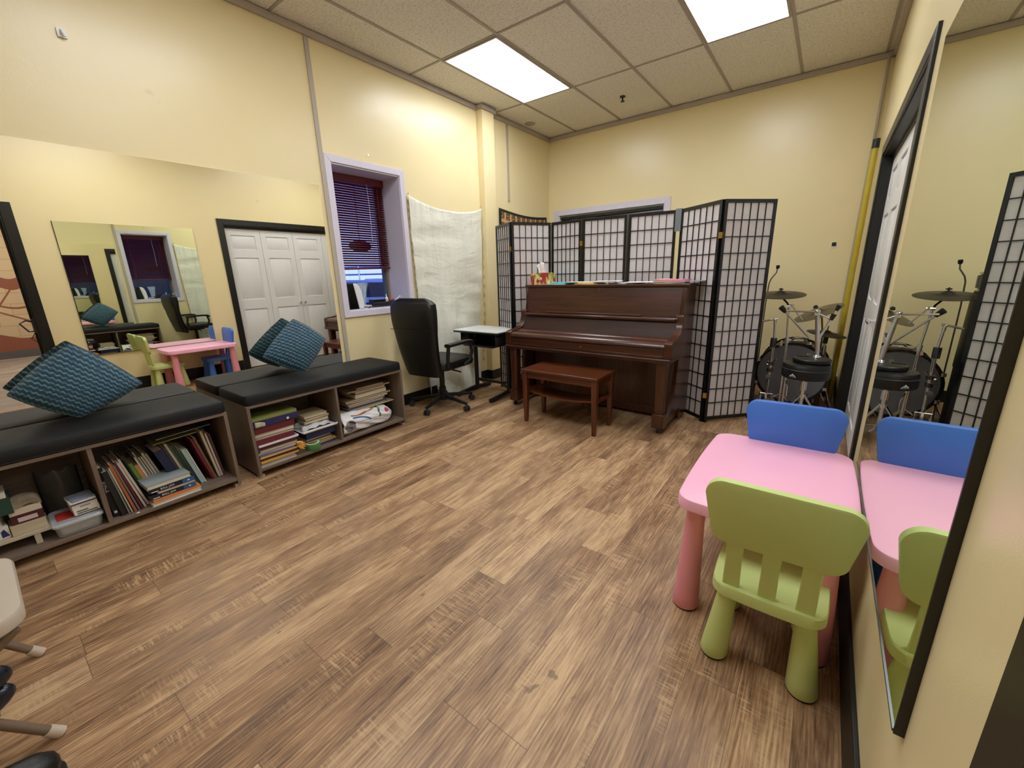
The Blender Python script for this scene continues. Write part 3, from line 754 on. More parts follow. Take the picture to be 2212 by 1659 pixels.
part('tape', MB().loft([MB().ring((tpx, 1.353, zz), (1, 0, 0), (0, 1, 0), 32, rr, rr) for rr, zz in ((.052, ZS), (.053, ZS+.002), (.053, ZS+.046), (.052, ZS+.048), (.0485, ZS+.048), (.0485, ZS))], closed=True), mat('green_tape', '#4f8049', .4), tp)
part('core', MB().loft([MB().ring((tpx, 1.353, zz), (1, 0, 0), (0, 1, 0), 32, rr, rr) for rr, zz in ((.0485, ZS), (.0485, ZS+.0485), (.036, ZS+.0485), (.036, ZS))], closed=True), mat('pale_card_core', '#c9dcc0', .7), tp)
# bench 2, right cubby
G2 = 'books piled behind the plastic bag'; pl = 'behind the plastic bag'
rack = thing('disc_rack', 'dark row of cases under the pile behind the plastic bag', 'rack', (-3.12, 1.86, ZS))
m = MB()
for k in range(9): m.box(-3.25, -2.99, 1.645+.028*k*2-.0+.0, 1.645+.028*k*2+.026, ZS, .225)
part('cases', m, mat('dark_case_plastic', '#2a2522', .3, 0, .3, 60), rack); part('shelf_edge', MB().box(-3.26, -2.955, 1.62, 2.14, .226, .232), mat('pale_yellow_board', '#cfc88d', .5), rack)
z = stack(-2.965, 1.69, 2.07, .2325, [
    (0.012, '#8c8f8a', 'thin grey-green magazine at the bottom', .03, .0, .26, '-x'),
    (0.016, '#4a4668', 'dull violet book near the bottom', .02, .02, .25, '+x'),
    (0.013, '#a39a90', 'pale grey magazine above the violet book', .03, -.02, .25, '-x'),
    (0.017, '#7d6152', 'brown-pink music book', .02, .0, .26, '-x'),
    (0.017, '#b3a88e', 'cream sheet music bundle', .02, .03, .24, '-x'),
    (0.014, '#8c7560', 'tan booklet above the cream sheet music', .0, .06, .26, '-x'),
    (0.038, '#7c7360', 'thick worn grey-brown book', .09, .02, .23, '-x'),
    (0.023, '#8a8168', 'khaki paperback above the thick worn book', .10, .01, .23, '-x'),
    (0.012, '#a09680', 'thin pale booklet sticking out near the top', .03, .06, .25, '-x'),
    (0.014, '#9c8c80', 'pinkish beige booklet on top', .12, .0, .22, '-x')], G2, pl)
cb = solo('cardboard_sheet', MB().prism([(1.99, ZS+.001), (2.135, ZS+.001), (2.135, .185), (2.0, .2), (1.93, .22)], 'X', -3.03, -3.026).move(Matrix.Translation((0, 0, 0))), mat('brown_card', '#9a7a62', .8), 'brown cardboard piece standing behind the plastic bag', 'cardboard')
bg = thing('plastic_bag', 'white plastic carrier bag with curved coloured stripes lying on its side', 'bag', (-2.95, 1.83, ZS))
def bagf(u, v):
    y = 1.60+.49*u; a = 2*PI*v+PI
    sh = .75+.25*math.sin(PI*min(1, .2+u*.7))**.7
    rx_, rz_ = .070*sh, .092*(1-.22*u)*sh
    k = 1+.10*math.sin(7*v*2*PI+9*u)*math.sin(8*u+2)+.05*math.sin(23*u+11*v*2*PI)
    if u > .9: k *= (1-u)*7+.3
    cx = -2.945-.02*math.sin(3*u)
    zc = ZS+.088*(1-.22*u)+.002
    return (cx+rx_*k*math.cos(a+PI), y, max(ZS+.002, zc+rz_*k*math.sin(a+PI)))
part('bag_body', MB().grid(bagf, 46, 56), bag_material(), bg, solid=.0012)
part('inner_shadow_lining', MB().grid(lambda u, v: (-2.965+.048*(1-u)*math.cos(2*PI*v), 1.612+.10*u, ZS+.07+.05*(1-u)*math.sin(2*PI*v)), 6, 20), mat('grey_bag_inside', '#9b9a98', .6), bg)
part('handle_slot', MB().bar((-2.884, 1.655, ZS+.118), (-2.876, 1.705, ZS+.095), .004, .010).bar((-2.878, 1.66, ZS+.07), (-2.876, 1.672, ZS+.066), .004, .008), mat('slot_black', '#1b1b1d', .5), bg)

# bench 1, right cubby: leaning books
G3 = 'picture books leaning in the near bench'
# first group: tops lean towards the divider (-y)
def lean_row2(specs, y, lean, dl, group, place, xf):
    for (t, hgt, d, col, wd, sp, dxx) in specs:
        a = R(lean); lean += dl
        b = thing('book', wd+' '+place, 'book', (xf-dxx-d/2, y, ZS+.0008), (a, 0, 0), group)
        c = book_mat(col); ct = .0012
        m = MB().box(-d/2, d/2, 0, ct, 0, hgt).box(-d/2, d/2, t-ct, t, 0, hgt)
        if sp == '+x': m.box(d/2-ct, d/2, ct, t-ct, 0, hgt)
        part('cover', m, c, b, world=False)
        part('pages', MB().box(-d/2+.002, d/2-(ct if sp == '+x' else .002), ct, t-ct, .002, hgt-.002), mat('page_edges_up', '#cfc4b6', .8, 0, .14, 60, stretch=(1, 14, 1)), b, world=False)
        a2 = R(lean); y += (t+.0012)/math.cos(a)+max(0, .9*hgt*(math.tan(a2)-math.tan(a)))
    return y
pl = 'leaning by the near bench divider'
sb = thing('book', 'black cookbook-size book with SPACE on its spine beside the divider', 'book', (-2.90-.14, .256, ZS+.001), (R(3), 0, 0), G3)
part('cover', MB().box(-.12, .12, 0, .002, 0, .29).box(-.12, .12, .022, .024, 0, .29).box(.118, .12, .002, .022, 0, .29), book_mat('#141312'), sb, world=False)
part('pages', MB().box(-.118, .118, .002, .022, .002, .288), M_pages, sb, world=False)
text('spine_lettering', 'SPACE', .024, (.1206, .005, .215), (R(90), R(90), R(90)), M_whitep, sb)
part('spine_mark', MB().box(.1200, .1208, .006, .018, .02, .034), M_whitep, sb, world=False)
y = lean_row2([
    (.022, .27, .22, '#1a1918', 'thick black book second from the divider', '+x', .0),
    (.007, .275, .22, '#6f7a72', 'thin grey-green picture book', '+x', .0),
    (.007, .285, .215, '#a89f80', 'thin khaki picture book', '-x', .0),
    (.011, .30, .22, '#a85a38', 'orange picture book', '+x', .0),
    (.008, .295, .215, '#6f6862', 'thin grey picture book', '+x', .0),
    (.009, .31, .22, '#5e1c20', 'dark red picture book', '+x', .0),
    (.010, .30, .22, '#b7aea8', 'pale grey picture book', '-x', .01),
    (.011, .31, .22, '#a79c90', 'putty coloured picture book', '-x', .03)], .284, 6.0, .9, G3, pl, -2.90)
pl = 'standing at the back of the near bench'
y = lean_row2([
    (.008, .27, .2, '#23301d', 'dark green book', '+x', .0),
    (.016, .24, .2, '#6c8a35', 'leaf green book', '+x', .0),
    (.018, .22, .2, '#c98f4a', 'orange-tan book', '+x', .0),
    (.006, .27, .2, '#e3e0da', 'thin white booklet', '+x', .0),
    (.006, .30, .22, '#a9a08c', 'tall thin buff folder', '+x', .02),
    (.010, .26, .22, '#3c3836', 'charcoal songbook', '-x', .02),
    (.010, .26, .22, '#6f6a62', 'mid grey songbook', '-x', .02),
    (.012, .28, .22, '#8c857b', 'stone grey album', '-x', .02),
    (.010, .27, .22, '#9e9488', 'warm grey album', '-x', .02)], max(.395, y+.004), 12, .35, G3, pl, -3.02)
pl = 'leaning near the bench end panel'
y = lean_row2([
    (.042, .28, .2, '#1c2348', 'thick navy blue hardback', '+x', .0),
    (.012, .29, .2, '#3b3340', 'plum-black book', '+x', .0),
    (.012, .31, .2, '#b2a990', 'cream-topped album', '+x', .0),
    (.010, .29, .2, '#3d4f44', 'dark green-grey album', '+x', .0),
    (.010, .28, .2, '#2f3f35', 'bottle green album', '+x', .0),
    (.010, .28, .2, '#51604f', 'moss green album', '+x', .0),
    (.020, .25, .2, '#9dbcbc', 'pale aqua book', '+x', -.02),
    (.006, .25, .2, '#dad6ce', 'slim white booklet', '+x', -.02)], y+.022, 15, -.2, G3, pl, -2.99)
y = lean_row2([
    (.010, .30, .2, '#7b2730', 'crimson edged album', '+x', .0),
    (.012, .31, .2, '#7c5c45', 'brown leather-look album', '+x', .0)], max(y+.004, .735), 13, -.5, G3, pl, -2.98)
y = lean_row2([
    (.014, .33, .2, '#a99a78', 'tall parchment coloured album', '-x', .0),
    (.012, .31, .2, '#8d8078', 'tall mushroom grey album', '-x', .0),
    (.010, .30, .2, '#5a3a3a', 'tall maroon-grey album', '+x', .0)], y+.006, 8, -.7, G3, pl, -2.98)
# flat stack at the front of that cubby
G4 = 'paperbacks stacked flat in the near bench'; pl = 'of the flat front stack'
z = ZS; x = -2.868
def flat(t, col, wd, y0, y1, d, sp, txt=None, rz=0, pages=None, dx_=0):
    global z
    b = book(wd+' '+pl, col, (x-d/2-.006-dx_, (y0+y1)/2, z), y1-y0, d, t-.0006, rz=R(rz), group=G4, spine=sp, pages=pages)
    if txt:
        text('spine_lettering', txt, .0155, (d/2+.0003, -.055, .0075), (R(90), 0, R(90)), M_whitep, b)
        part('spine_badge', MB().box(d/2, d/2+.0006, (y1-y0)/2-.035, (y1-y0)/2-.025, t*.35, t*.6), M_whitep, b, world=False)
        part('spine_band', MB().box(d/2, d/2+.0005, (y1-y0)/2-.06, (y1-y0)/2-.001, .001, t-.0015), book_mat('#2c5c9a'), b, world=False, label='bright blue band across the spine')
        part('spine_imprint', MB().box(d/2, d/2+.0006, -(y1-y0)/2+.012, -(y1-y0)/2+.042, .004, .0085), M_whitep, b, world=False)
    z += t
flat(.020, '#e4dfd2', 'white-edged thick paperback at the bottom', .405, .64, .19, '-x', rz=2)
flat(.020, '#cf8447', 'orange paperback second from the bottom', .41, .635, .19, '+x', rz=3)
flat(.026, '#1a1b2c', 'lower black and blue paperback with white lettering', .405, .62, .19, '+x', 'BALL JAM', rz=1)
flat(.012, '#b8ab8e', 'cream-edged thin paperback between the lettered ones', .44, .62, .18, '-x', rz=2)
flat(.026, '#1a1b2c', 'upper black and blue paperback with white lettering', .405, .62, .19, '+x', 'BALL JAM', rz=1)
flat(.026, '#9aa6aa', 'paperback with a pale grey-blue photo cover on top', .398, .605, .19, '-x', rz=3)
# thin books lying on the leaning ones
for (zz, col, wd, y0, y1, rx) in ((.418, '#6b6a66', 'thin dark grey sheet lying across the leaning books', .52, .80, 8), (.392, '#8b8f55', 'olive sheet music lying across the leaning books', .50, .76, 8)):
    book(wd, col, (-3.13, (y0+y1)/2, zz-.02), y1-y0, .2, .006, rx=R(rx*.35), group=G4, spine='-x')
solo('paper_scrap', MB().grid(lambda u, v: (-2.875+.012*u, .335+.014*v, ZS+.001+.004*math.sin(PI*u)*v), 3, 3), M_whitep, 'tiny torn white paper scrap on the near bench shelf', 'paper', solid=.0005)

# bench 1, left cubby
mclear = clear_plastic('frosted_clear_plastic', '#c9ced2', .5)
bn = thing('plastic_bin', 'clear plastic storage box with rounded lid under three white boxes', 'box', (-2.97, .13, ZS))
rg = []
for s, zz in ((.86, ZS+.001), (.9, ZS+.006), (.97, ZS+.058)): rg.append([(p[0], p[1], zz) for p in rrect(-2.98-.105*s, -2.98+.105*s, .128-.09*s, .128+.09*s, .022, 4)])
part('bin_body', MB().loft(rg), mclear, bn)
rg = [[(p[0], p[1], zz) for p in rrect(-2.98-s, -2.98+s, .128-.092+.108-s, .128+.092-.108+s, .024, 4)] for s, zz in ((.106, ZS+.059), (.110, ZS+.061), (.110, ZS+.070), (.104, ZS+.077))]
part('bin_lid', MB().loft(rg), clear_plastic('frosted_clear_lid', '#d2d6da', .62), bn)
part('contents', MB().box(-3.05, -2.90, .062, .195, ZS+.010, ZS+.045), mat('paper_contents', '#c2beb4', .8, 0, .3, 40), bn)
rd = solo('red_card', MB().box(-3.02, -2.92, .06, .13, ZS+.0775, ZS+.083), mat('red_card', '#b5372f', .5), 'red card on the lid of the clear plastic box', 'card')
zb = ZS+.084
def smallbox(name, label, x0, x1, y0, y1, z0, z1, m, band=None, group=None, rz=0):
    t = thing(name, label, 'box', ((x0+x1)/2, (y0+y1)/2, z0), R(rz), group)
    hx, hy = (x1-x0)/2, (y1-y0)/2
    part('carton', MB().box(-hx, hx, -hy, hy, 0, z1-z0-.0005), m, t, world=False, bev=.001)
    if band:
        for (col, za, zb_, ya, yb) in band:
            part('printed_band', MB().box(hx, hx+.0006, -hy+ya*2*hy, -hy+yb*2*hy, za*(z1-z0), zb_*(z1-z0)), mat('print_'+col.strip('#'), col, .5), t, world=False)
    return t
M_wcard = mat('white_card', '#dcd9d2', .55, 0, .04)
GB = 'white cartons on the clear plastic box'
smallbox('carton', 'white carton with grey print, lowest of three on the clear plastic box', -3.02, -2.905, .118, .213, zb, zb+.030, M_wcard, [('#55534f', .55, .75, .1, .55), ('#55534f', .18, .38, .12, .9)], GB, 3)
smallbox('carton', 'white carton with faint print, middle of three on the clear plastic box', -3.02, -2.905, .116, .210, zb+.030, zb+.058, M_wcard, [('#8d8b88', .3, .55, .3, .7)], GB, 3)
smallbox('carton', 'white carton with navy stripe, top of three on the clear plastic box', -3.025, -2.90, .112, .208, zb+.058, zb+.073, M_wcard, [('#1e2a5e', .05, .45, .0, 1)], GB, 3)
smallbox('folded_leaflet', 'navy and white leaflet lying on the white cartons', -3.02, -2.905, .118, .205, zb+.0735, zb+.078, mat('print_leaflet', '#8c93a8', .5, 0, .5, 40), None, None, 8)
st = thing('step_shelf', 'low pale wooden riser holding boxes in the near bench', 'shelf', (-3.03, -.12, ZS))
M_pale = wood('pale_wood', '#a89a80', '#c9bda4', .6, 'Y')
part('board', MB().box(-3.15, -2.92, -.33, .035, .118, .132), M_pale, st, bev=.001)
for y in (-.31, -.025): part('leg', MB().box(-3.14, -2.925, y, y+.022, ZS, .118), M_pale, st, bev=.001)
part('upright', MB().box(-3.148, -3.142, -.33, .03, .06+ZS-.06, .118), M_pale, st)
smallbox('carton', 'pale wooden-look carton on the riser board', -3.05, -2.94, -.085, .03, .1325, .185, M_pale, None)
smallbox('carton', 'dark maroon patterned carton on the pale carton', -3.05, -2.945, -.075, .03, .1855, .228, mat('maroon_print', '#4a1622', .5, 0, .6, 45), [('#c9b6b8', .2, .7, .2, .8)])
smallbox('carton', 'cream carton above the dark maroon carton', -3.05, -2.95, -.075, .03, .2285, .262, mat('cream_card', '#d2c6b2', .6), None)
fb = solo('crumpled_paper_bag', MB().grid(lambda u, v: (-3.06+.11*u, -.085+.12*v, .264+.040*math.sin(PI*u)**.5*math.sin(PI*v)**.5+.008*math.sin(21*u+9*v)), 16, 16), mat('brown_patterned_paper', '#8d7f6a', .7, 0, .6, 30, .5, 40), 'crumpled brown patterned paper on the cream carton', 'paper bag', solid=.001)
def tri_carton(label, y0, y1, z0, z1, rz):
    t = thing('carton', label, 'box', (-3.0, (y0+y1)/2, z0), R(rz), 'blue and white patterned cartons')
    hy = (y1-y0)/2; part('carton', MB().box(-.05, .05, -hy, hy, 0, z1-z0-.001), M_wcard, t, world=False, bev=.001)
    hh = z1-z0
    for k, (a, b) in enumerate(((-.9, -.5), (-.1, .35), (.55, .95))):
        part('printed_triangle', MB().prism([(a*hy, .1*hh+.3*hh*(k % 2)), (b*hy, .15*hh), ((a+b)/2*hy, .75*hh), (a*hy, .6*hh)], 'X', .05, .0506), mat('print_1e2a5e', '#24306a', .5), t, world=False)
tri_carton('white carton with navy triangles, lower of two on the riser', -.215, -.093, .1325, .195, 6)
tri_carton('white carton with navy triangles, upper of two on the riser', -.225, -.10, .196, .25, -8)
gb = thing('gift_box', 'dark green box with a white lid on the patterned cartons', 'box', (-3.0, -.15, .251))
part('box_body', MB().box(-3.06, -2.935, -.24, -.055, .251, .335), mat('dark_green_card', '#24443c', .6), gb, bev=.002)
part('lid', MB().box(-3.063, -2.932, -.243, -.062, .335, .362), M_wcard, gb, bev=.002)
solo('clear_bag', MB().grid(lambda u, v: (-3.24+.09*math.sin(PI*u)**.6*(1-.4*v), .04+.16*u, ZS+.001+.26*v+.01*math.sin(17*u+7*v)), 20, 20), mat('grey_film', '#5c5a58', .25, 0, .2, 20, .5, 30), 'grey plastic film bag standing behind the white cartons', 'bag', solid=.001)

# ------------------------------------------------------------------ cushions
def pillow(label, Lp, Tp, Rp, Bp, nrm, th, rotuv=0):
    L_, T_, R_, B_ = map(Vector, (Lp, Tp, Rp, Bp)); nrm = Vector(nrm).normalized()
    c = (L_+T_+R_+B_)/4
    m = MB()
    for s in (1, -1):
        def f(u, v):
            p = (1-u)*(1-v)*L_+(1-u)*v*T_+u*v*R_+u*(1-v)*B_
            e = (4*u*(1-u))**.5*(4*v*(1-v))**.5
            pin = .06*(math.sin(PI*u)*((v-.5)*2)**2*0+0)
            # pinch: sides draw in
            q = p-(c-p)*(.075*(math.sin(PI*u)*abs(2*v-1)**3+math.sin(PI*v)*abs(2*u-1)**3))
            w = .004*math.sin(18*u+5*v)*e
            r_ = q+nrm*s*(th*e+w); r_.z = max(r_.z, .590+.3*max(0, r_.z-.62)) if r_.z < .62 else r_.z; r_.x = max(r_.x, -3.314)
            return r_
        m.grid(f, 22, 22)
    o = len(m.v)//2
    return solo('throw_pillow', m, M_weave, label, 'pillow', 'teal woven throw pillows', sub=1)
pillow('teal woven throw pillow on the bench nearer the folding chair', (-3.19, .045, .765), (-3.225, .322, .985), (-3.17, .560, .715), (-3.11, .262, .597), (1, 0, .22), .075)
pillow('teal woven throw pillow on the bench nearer the office chair', (-3.19, 1.235, .752), (-3.225, 1.51, .996), (-3.18, 1.725, .815), (-3.11, 1.475, .592), (1, 0, .22), .075)

# ------------------------------------------------------------------ children's table and chairs
tb = thing('play_table', 'pink plastic children table against the mirror', 'table', (-.075, 1.79, 0))
def barrel(x0, x1, y0, y1, bx_, by_, r, n=8):
    base = rrect(x0, x1, y0, y1, r, 6); out = []
    # densify straight edges
    pts = []
    for i, p in enumerate(base):
        q = base[(i+1) % len(base)]; k = 10 if i % 7 == 6 else 1
        for j in range(k): pts.append((p[0]+(q[0]-p[0])*j/k, p[1]+(q[1]-p[1])*j/k))
    cx, cy = (x0+x1)/2, (y0+y1)/2
    for x, y in pts:
        ux, uy = (x-cx)/((x1-x0)/2), (y-cy)/((y1-y0)/2)
        out.append((x+bx_*ux*(1-uy*uy), y+by_*uy*(1-ux*ux)))
    return out
def slab(poly_fn, zs):   # zs: list of (z, inset)
    return MB().loft([[(p[0], p[1], z) for p in poly_fn(i)] for z, i in zs])
tf = lambda i: barrel(-.338+i, .183-i, 1.412+i, 2.165-i, .012, .014, .055)
part('tabletop', slab(tf, [(.436, .004), (.440, 0), (.474, 0), (.479, .002), (.4815, .007)]), M_pink, tb)
def cone_leg(x, y, h, r0, r1, lx=0, ly=0, z0=0.006):
    m = MB(); P = [(r0*.93, 0), (r0, .008)]
    for k in range(1, 9):
        t = k/8; P.append((r0+(r1-r0)*t, .008+(h-z0-.008)*t))
    rg = []
    for r, zz in P:
        t = zz/(h-z0); rg.append(MB().ring((x+lx*(1-t), y+ly*(1-t), z0+zz), (1, 0, 0), (0, 1, 0), 24, r, r))
    return m.loft(rg)
for (x, y) in ((-.277, 1.472), (.118, 1.472), (-.277, 2.105), (.118, 2.105)):
    l = part('leg', cone_leg(x, y, .437, .047, .030, -.006 if x < 0 else .006, -.006 if y < 1.8 else .006), M_pinkleg, tb)
    part('foot_pad', MB().lathe([(.043, 0), (.043, .0065)], (x+(-.006 if x < 0 else .006), y+(-.006 if y < 1.8 else .006), 0), n=22), M_plast, l)
def play_chair(label, m, loc, rot):
    t = thing('play_chair', label, 'chair', loc, rot, 'plastic children chairs at the pink table')
    # local: sitter faces +y, back at -y
    sf = lambda i: barrel(-.150+i, .150-i, -.155+i, .17-i, .008, .008, .045)
    part('seat', slab(sf, [(.258, .004), (.262, 0), (.294, 0), (.299, .003), (.3, .008)]), m, t, world=False)
    # back panel: trapezoid with round corners in XZ
    def bp(i):
        w0, w1, z0, z1, r = .172-i, .192-i, .458+i, .672-i, .050
        out = []
        for (cx, cz, a0, rr) in ((w1-r, z1-r, 0, r), (-w1+r, z1-r, 90, r), (-w0+r, z0+r, 180, r), (w0-r, z0+r, 270, r)):
            for k in range(8):
                a = R(a0+90*k/7); out.append((cx+rr*math.cos(a), cz+rr*math.sin(a)))
        return out
    lean = lambda z: -.135-.10*(z-.3)
    rg = []
    for yy, i in ((-.016, .006), (-.014, .001), (.010, 0), (.014, .004)):
        rg.append([(p[0], lean(p[1])+yy+.0*p[0]-.05*(p[0]**2), p[1]) for p in bp(i)])
    part('backrest', MB().loft(rg), m, t, world=False)
    for x in (-.098, 0, .098):
        s = MB(); rg = []
        for z_, w_ in ((.292, .024), (.40, .0225), (.49, .025)):
            yy = lean(z_)-.002; rg.append([(x+w_, yy-.009, z_), (x+w_, yy+.009, z_), (x-w_, yy+.009, z_), (x-w_, yy-.009, z_)])
        part('back_slat', s.loft(rg), m, t, world=False, bev=.004)
    for x in (-.105, .105):
        for y in (-.11, .125):
            lg = part('leg', cone_leg(x, y, .262, .043, .027, math.copysign(.020, x), math.copysign(.012, y)), m, t, world=False)
            part('foot_pad', MB().lathe([(.039, 0), (.039, .0065)], (x+math.copysign(.020, x), y+math.copysign(.012, y), 0), n=22), M_plast, lg, world=False)
    return t
play_chair('lime green plastic children chair pushed in at the pink table', M_green, (-.022, 1.424, 0), 0)
play_chair('blue plastic children chair on the far side of the pink table', M_blue, (-.035, 2.005, 0), R(180+1.5))

# ------------------------------------------------------------------ folding chair, coat, boot at the near edge
fc = thing('folding_chair', 'beige moulded folding chair at the near edge of the room', 'chair', (-1.86, -.3, 0))
sf = lambda i: rrect(-2.075+i, -1.62-i, -.52+i, -.075-i, .075, 6)
part('seat', slab(sf, [(.375, .012), (.385, .002), (.415, 0), (.424, .004), (.427, .014)]), M_beige, fc)
for x in (-2.09, -1.635):
    l = part('leg', MB().tube([(x, -.36, .40), (x, -.10, .012)], .0125, 12), M_beigemetal, fc)
    part('foot_cap', MB().tube([(x, -.118, .038), (x, -.095, .006)], .0155, 12), mat('pale_foot_cap', '#c2b3a2', .5), l)
for x in (-2.06, -1.665):
    part('leg', MB().tube([(x, -.10, .37), (x, -.35, .18), (x, -.60, .012)], .0125, 12), M_beigemetal, fc)
    part('back_tube', MB().tube([(x, -.50, .40), (x, -.57, .62), (x, -.62, .80)], .0125, 12), M_beigemetal, fc)
part('backrest', MB().loft([[(p[0], -.60-.06*(p[1]-.7)+yy, p[1]) for p in rrect(-2.06, -1.66, .62, .84, .05, 5)] for yy in (-.012, .012)]), M_beige, fc, bev=.004)
def coatf(u, v):
    a = 2*PI*u; puff = 1+.16*abs(math.sin(v*4*PI))**.6+.04*math.sin(2*a+3)
    e = math.sin(PI*min(1, .08+v*.92))**.35
    return (-1.645+.045*math.cos(a)*puff*e, -.345+.185*math.sin(a)*puff*e, .372-.27*v)
solo('puffer_coat', MB().grid(coatf, 40, 36), mat('navy_glossy_nylon', '#161d2a', .22, 0, .3, 12, .6, 35), 'shiny dark navy quilted coat bundled beneath the beige folding chair', 'coat', solid=.004)
sh = thing('boot', 'black boot toe poking in at the bottom edge of the floor', 'shoe', (-1.49, -.22, 0))
part('upper', MB().loft([MB().ring((-1.49, yy+.06, zz+.012), (1, 0, 0), (0, 0, 1), 18, rx_, rz_, 2.4) for yy, zz, rx_, rz_ in ((-.40, .065, .034, .05), (-.33, .06, .04, .048), (-.25, .050, .045, .038), (-.20, .044, .042, .032), (-.172, .036, .028, .022), (-.165, .032, .012, .010))]), M_leather, sh)
part('sole', MB().prism([(-1.49+p[0], -.22+p[1]) for p in rrect(-.043, .043, -.125, .12, .04, 6)], 'Z', 0, .016), M_plast, sh)

# ------------------------------------------------------------------ office chair
oc = thing('office_chair', 'high-back black leather swivel chair facing away by the window', 'chair', (-2.98, 2.76, 0), R(6))
part('column', MB().lathe([(.034, .075), (.034, .20), (.026, .205), (.026, .40)], n=18), M_plast, oc, world=False)
ba = part('base', MB().lathe([(.05, .07), (.055, .085), (.05, .13), (.03, .14)], n=20), M_plast, oc, world=False)
for k in range(5):
    a = R(-79+72*k); c_, s_2 = math.cos(a), math.sin(a)
    m = MB(); m.loft([MB().ring((c_*r, s_2*r, zz), (-s_2, c_, 0), (0, 0, 1), 10, ww, hh, 3) for r, zz, ww, hh in ((.03, .105, .028, .024), (.16, .095, .023, .017), (.325, .075, .018, .012))])
    part('base_spoke', m, M_plast, ba, world=False)
    q = Vector((c_*.325, s_2*.325, 0)); m = MB(); 
    m.tube([(q.x, q.y, .078), (q.x, q.y, .05)], .008, 8)
    for sgn in (-1, 1):
        m.lathe([(.020, 0), (.028, .003), (.028, .014), (.020, .017)], (q.x-s_2*sgn*.008, q.y+c_*sgn*.008, .028), (-s_2*sgn, c_*sgn, 0), 16)
    m.box(q.x-.01, q.x+.01, q.y-.01, q.y+.01, .03, .055)
    part('caster', m, mat('dark_grey_plastic', '#2b2b2d', .4), oc, world=False)
part('mechanism', MB().box(-.09, .09, -.12, .12, .385, .42).tube([(.09, -.02, .40), (.22, .0, .38), (.25, .0, .375)], .008, 8).lathe([(.03, 0), (.035, .04), (.02, .06)], (0, -.16, .34), n=12), M_plast, oc, world=False, bev=.004)
part('seat_cushion', MB().loft([[(p[0], p[1], zz) for p in rrect(-.25+i, .25-i, -.24+i, .27-i, .09-i*.5, 6)] for zz, i in ((.415, .03), (.43, .006), (.465, 0), (.495, .012), (.508, .04), (.512, .10))]), M_leather, oc, world=False)
bk = MB(); rg = []
for v_ in [k/14 for k in range(14)]+[.965, .985, 1.0]:
    zz = .37+.725*v_
    hw = .200+.052*min(1, v_*1.6) if v_ < .9 else .252
    if v_ > .9: hw = .252-.05*((v_-.9)/.1)**2
    if v_ < .06: hw = .19+.25*v_
    yy = -.235-.085*v_-.03*math.sin(PI*v_)
    th = .045 + (.022 if v_ > .62 else 0)*(math.sin(PI*min(1, (v_-.62)/.38))**.6 if v_ > .62 else 0)
    if v_ > .93: th *= (1-((v_-.93)/.07)**2*.62); hw -= .05*((v_-.93)/.07)**2
    rg.append(MB().ring((0, yy, zz), (1, 0, 0), (0, 1, 0), 36, hw, th, 4.2))
part('backrest', bk.loft(rg), M_leather, oc, world=False)
part('back_seam', MB().box(-.25, .25, -.378, -.374, .818, .822), M_leather, oc, world=False)
for sgn in (-1, 1):
    x = .28*sgn
    ar = part('armrest', MB().loft([MB().ring((x, yy, .665+zz), (1, 0, 0), (0, 0, 1), 14, .032, .017, 3) for yy, zz in ((-.22, 0), (-.10, .002), (.05, .004), (.14, -.004), (.165, -.02))]), M_plast, oc, world=False)
    part('arm_support', MB().tube([(x, -.20, .655), (x, -.22, .55), (x-.02*sgn, -.20, .47), (x-.05*sgn, -.10, .43)], .017, 10), M_plast, ar, world=False)
    part('arm_support', MB().tube([(x, .13, .65), (x, .15, .56), (x-.01*sgn, .12, .47), (x-.05*sgn, .06, .43)], .017, 10), M_plast, ar, world=False)

# ------------------------------------------------------------------ small student desk
dk = thing('student_desk', 'small white-topped desk with black book box beside the piano', 'desk', (-2.88, 3.38, 0))
part('desktop', MB().prism(rrect(-3.19, -2.575, 3.165, 3.60, .03, 4), 'Z', .700, .716), mat('white_laminate', '#dfe3e2', .35), dk)
part('edge_band', MB().prism(rrect(-3.196, -2.569, 3.159, 3.606, .034, 4), 'Z', .692, .708), M_plast, dk)
tr_ = MB()
tr_.loft([rr_ for rr_ in [[(p[0], yy, p[1]) for p in ((-3.10, .69), (-2.62, .69), (-2.62, .575), (-2.66, .55), (-3.06, .55), (-3.10, .575))] for yy in (3.19, 3.53)]], cap=False)
tr_.box(-3.10, -2.62, 3.525, 3.53, .55, .69)
part('book_box', tr_, M_plast, dk, solid=.006)
for x in (-3.085, -2.625):
    part('leg_post', MB().tube([(x, 3.40, .05), (x, 3.40, .66)], .024, 12), M_plast, dk)
    part('foot', MB().loft([MB().ring((x, yy, zz), (1, 0, 0), (0, 0, 1), 10, .022, hh, 3) for yy, zz, hh in ((3.08, .022, .020), (3.38, .045, .02), (3.62, .022, .020))]), M_plast, dk)
part('crossbar', MB().tube([(-3.085, 3.43, .12), (-2.72, 3.43, .12), (-2.66, 3.42, .14), (-2.625, 3.40, .2)], .016, 10), M_plast, dk)

# folded stand behind the desk
fs = thing('folded_stand', 'folded grey metal stand leaning behind the little desk', 'stand', (-3.05, 3.9, 0))
for (a, b) in (((-2.98, 3.80, 0.005), (-2.93, 3.86, .55)), ((-2.94, 3.76, .005), (-2.91, 3.85, .5)), ((-2.90, 3.84, .005), (-2.92, 3.87, .52))):
    part('leg', MB().tube([a, b], .011, 10), mat('grey_metal', '#8e8f92', .35, .6), fs)
part('collar', MB().tube([(-2.945, 3.84, .3), (-2.94, 3.85, .34)], .03, 10), M_plast, fs)

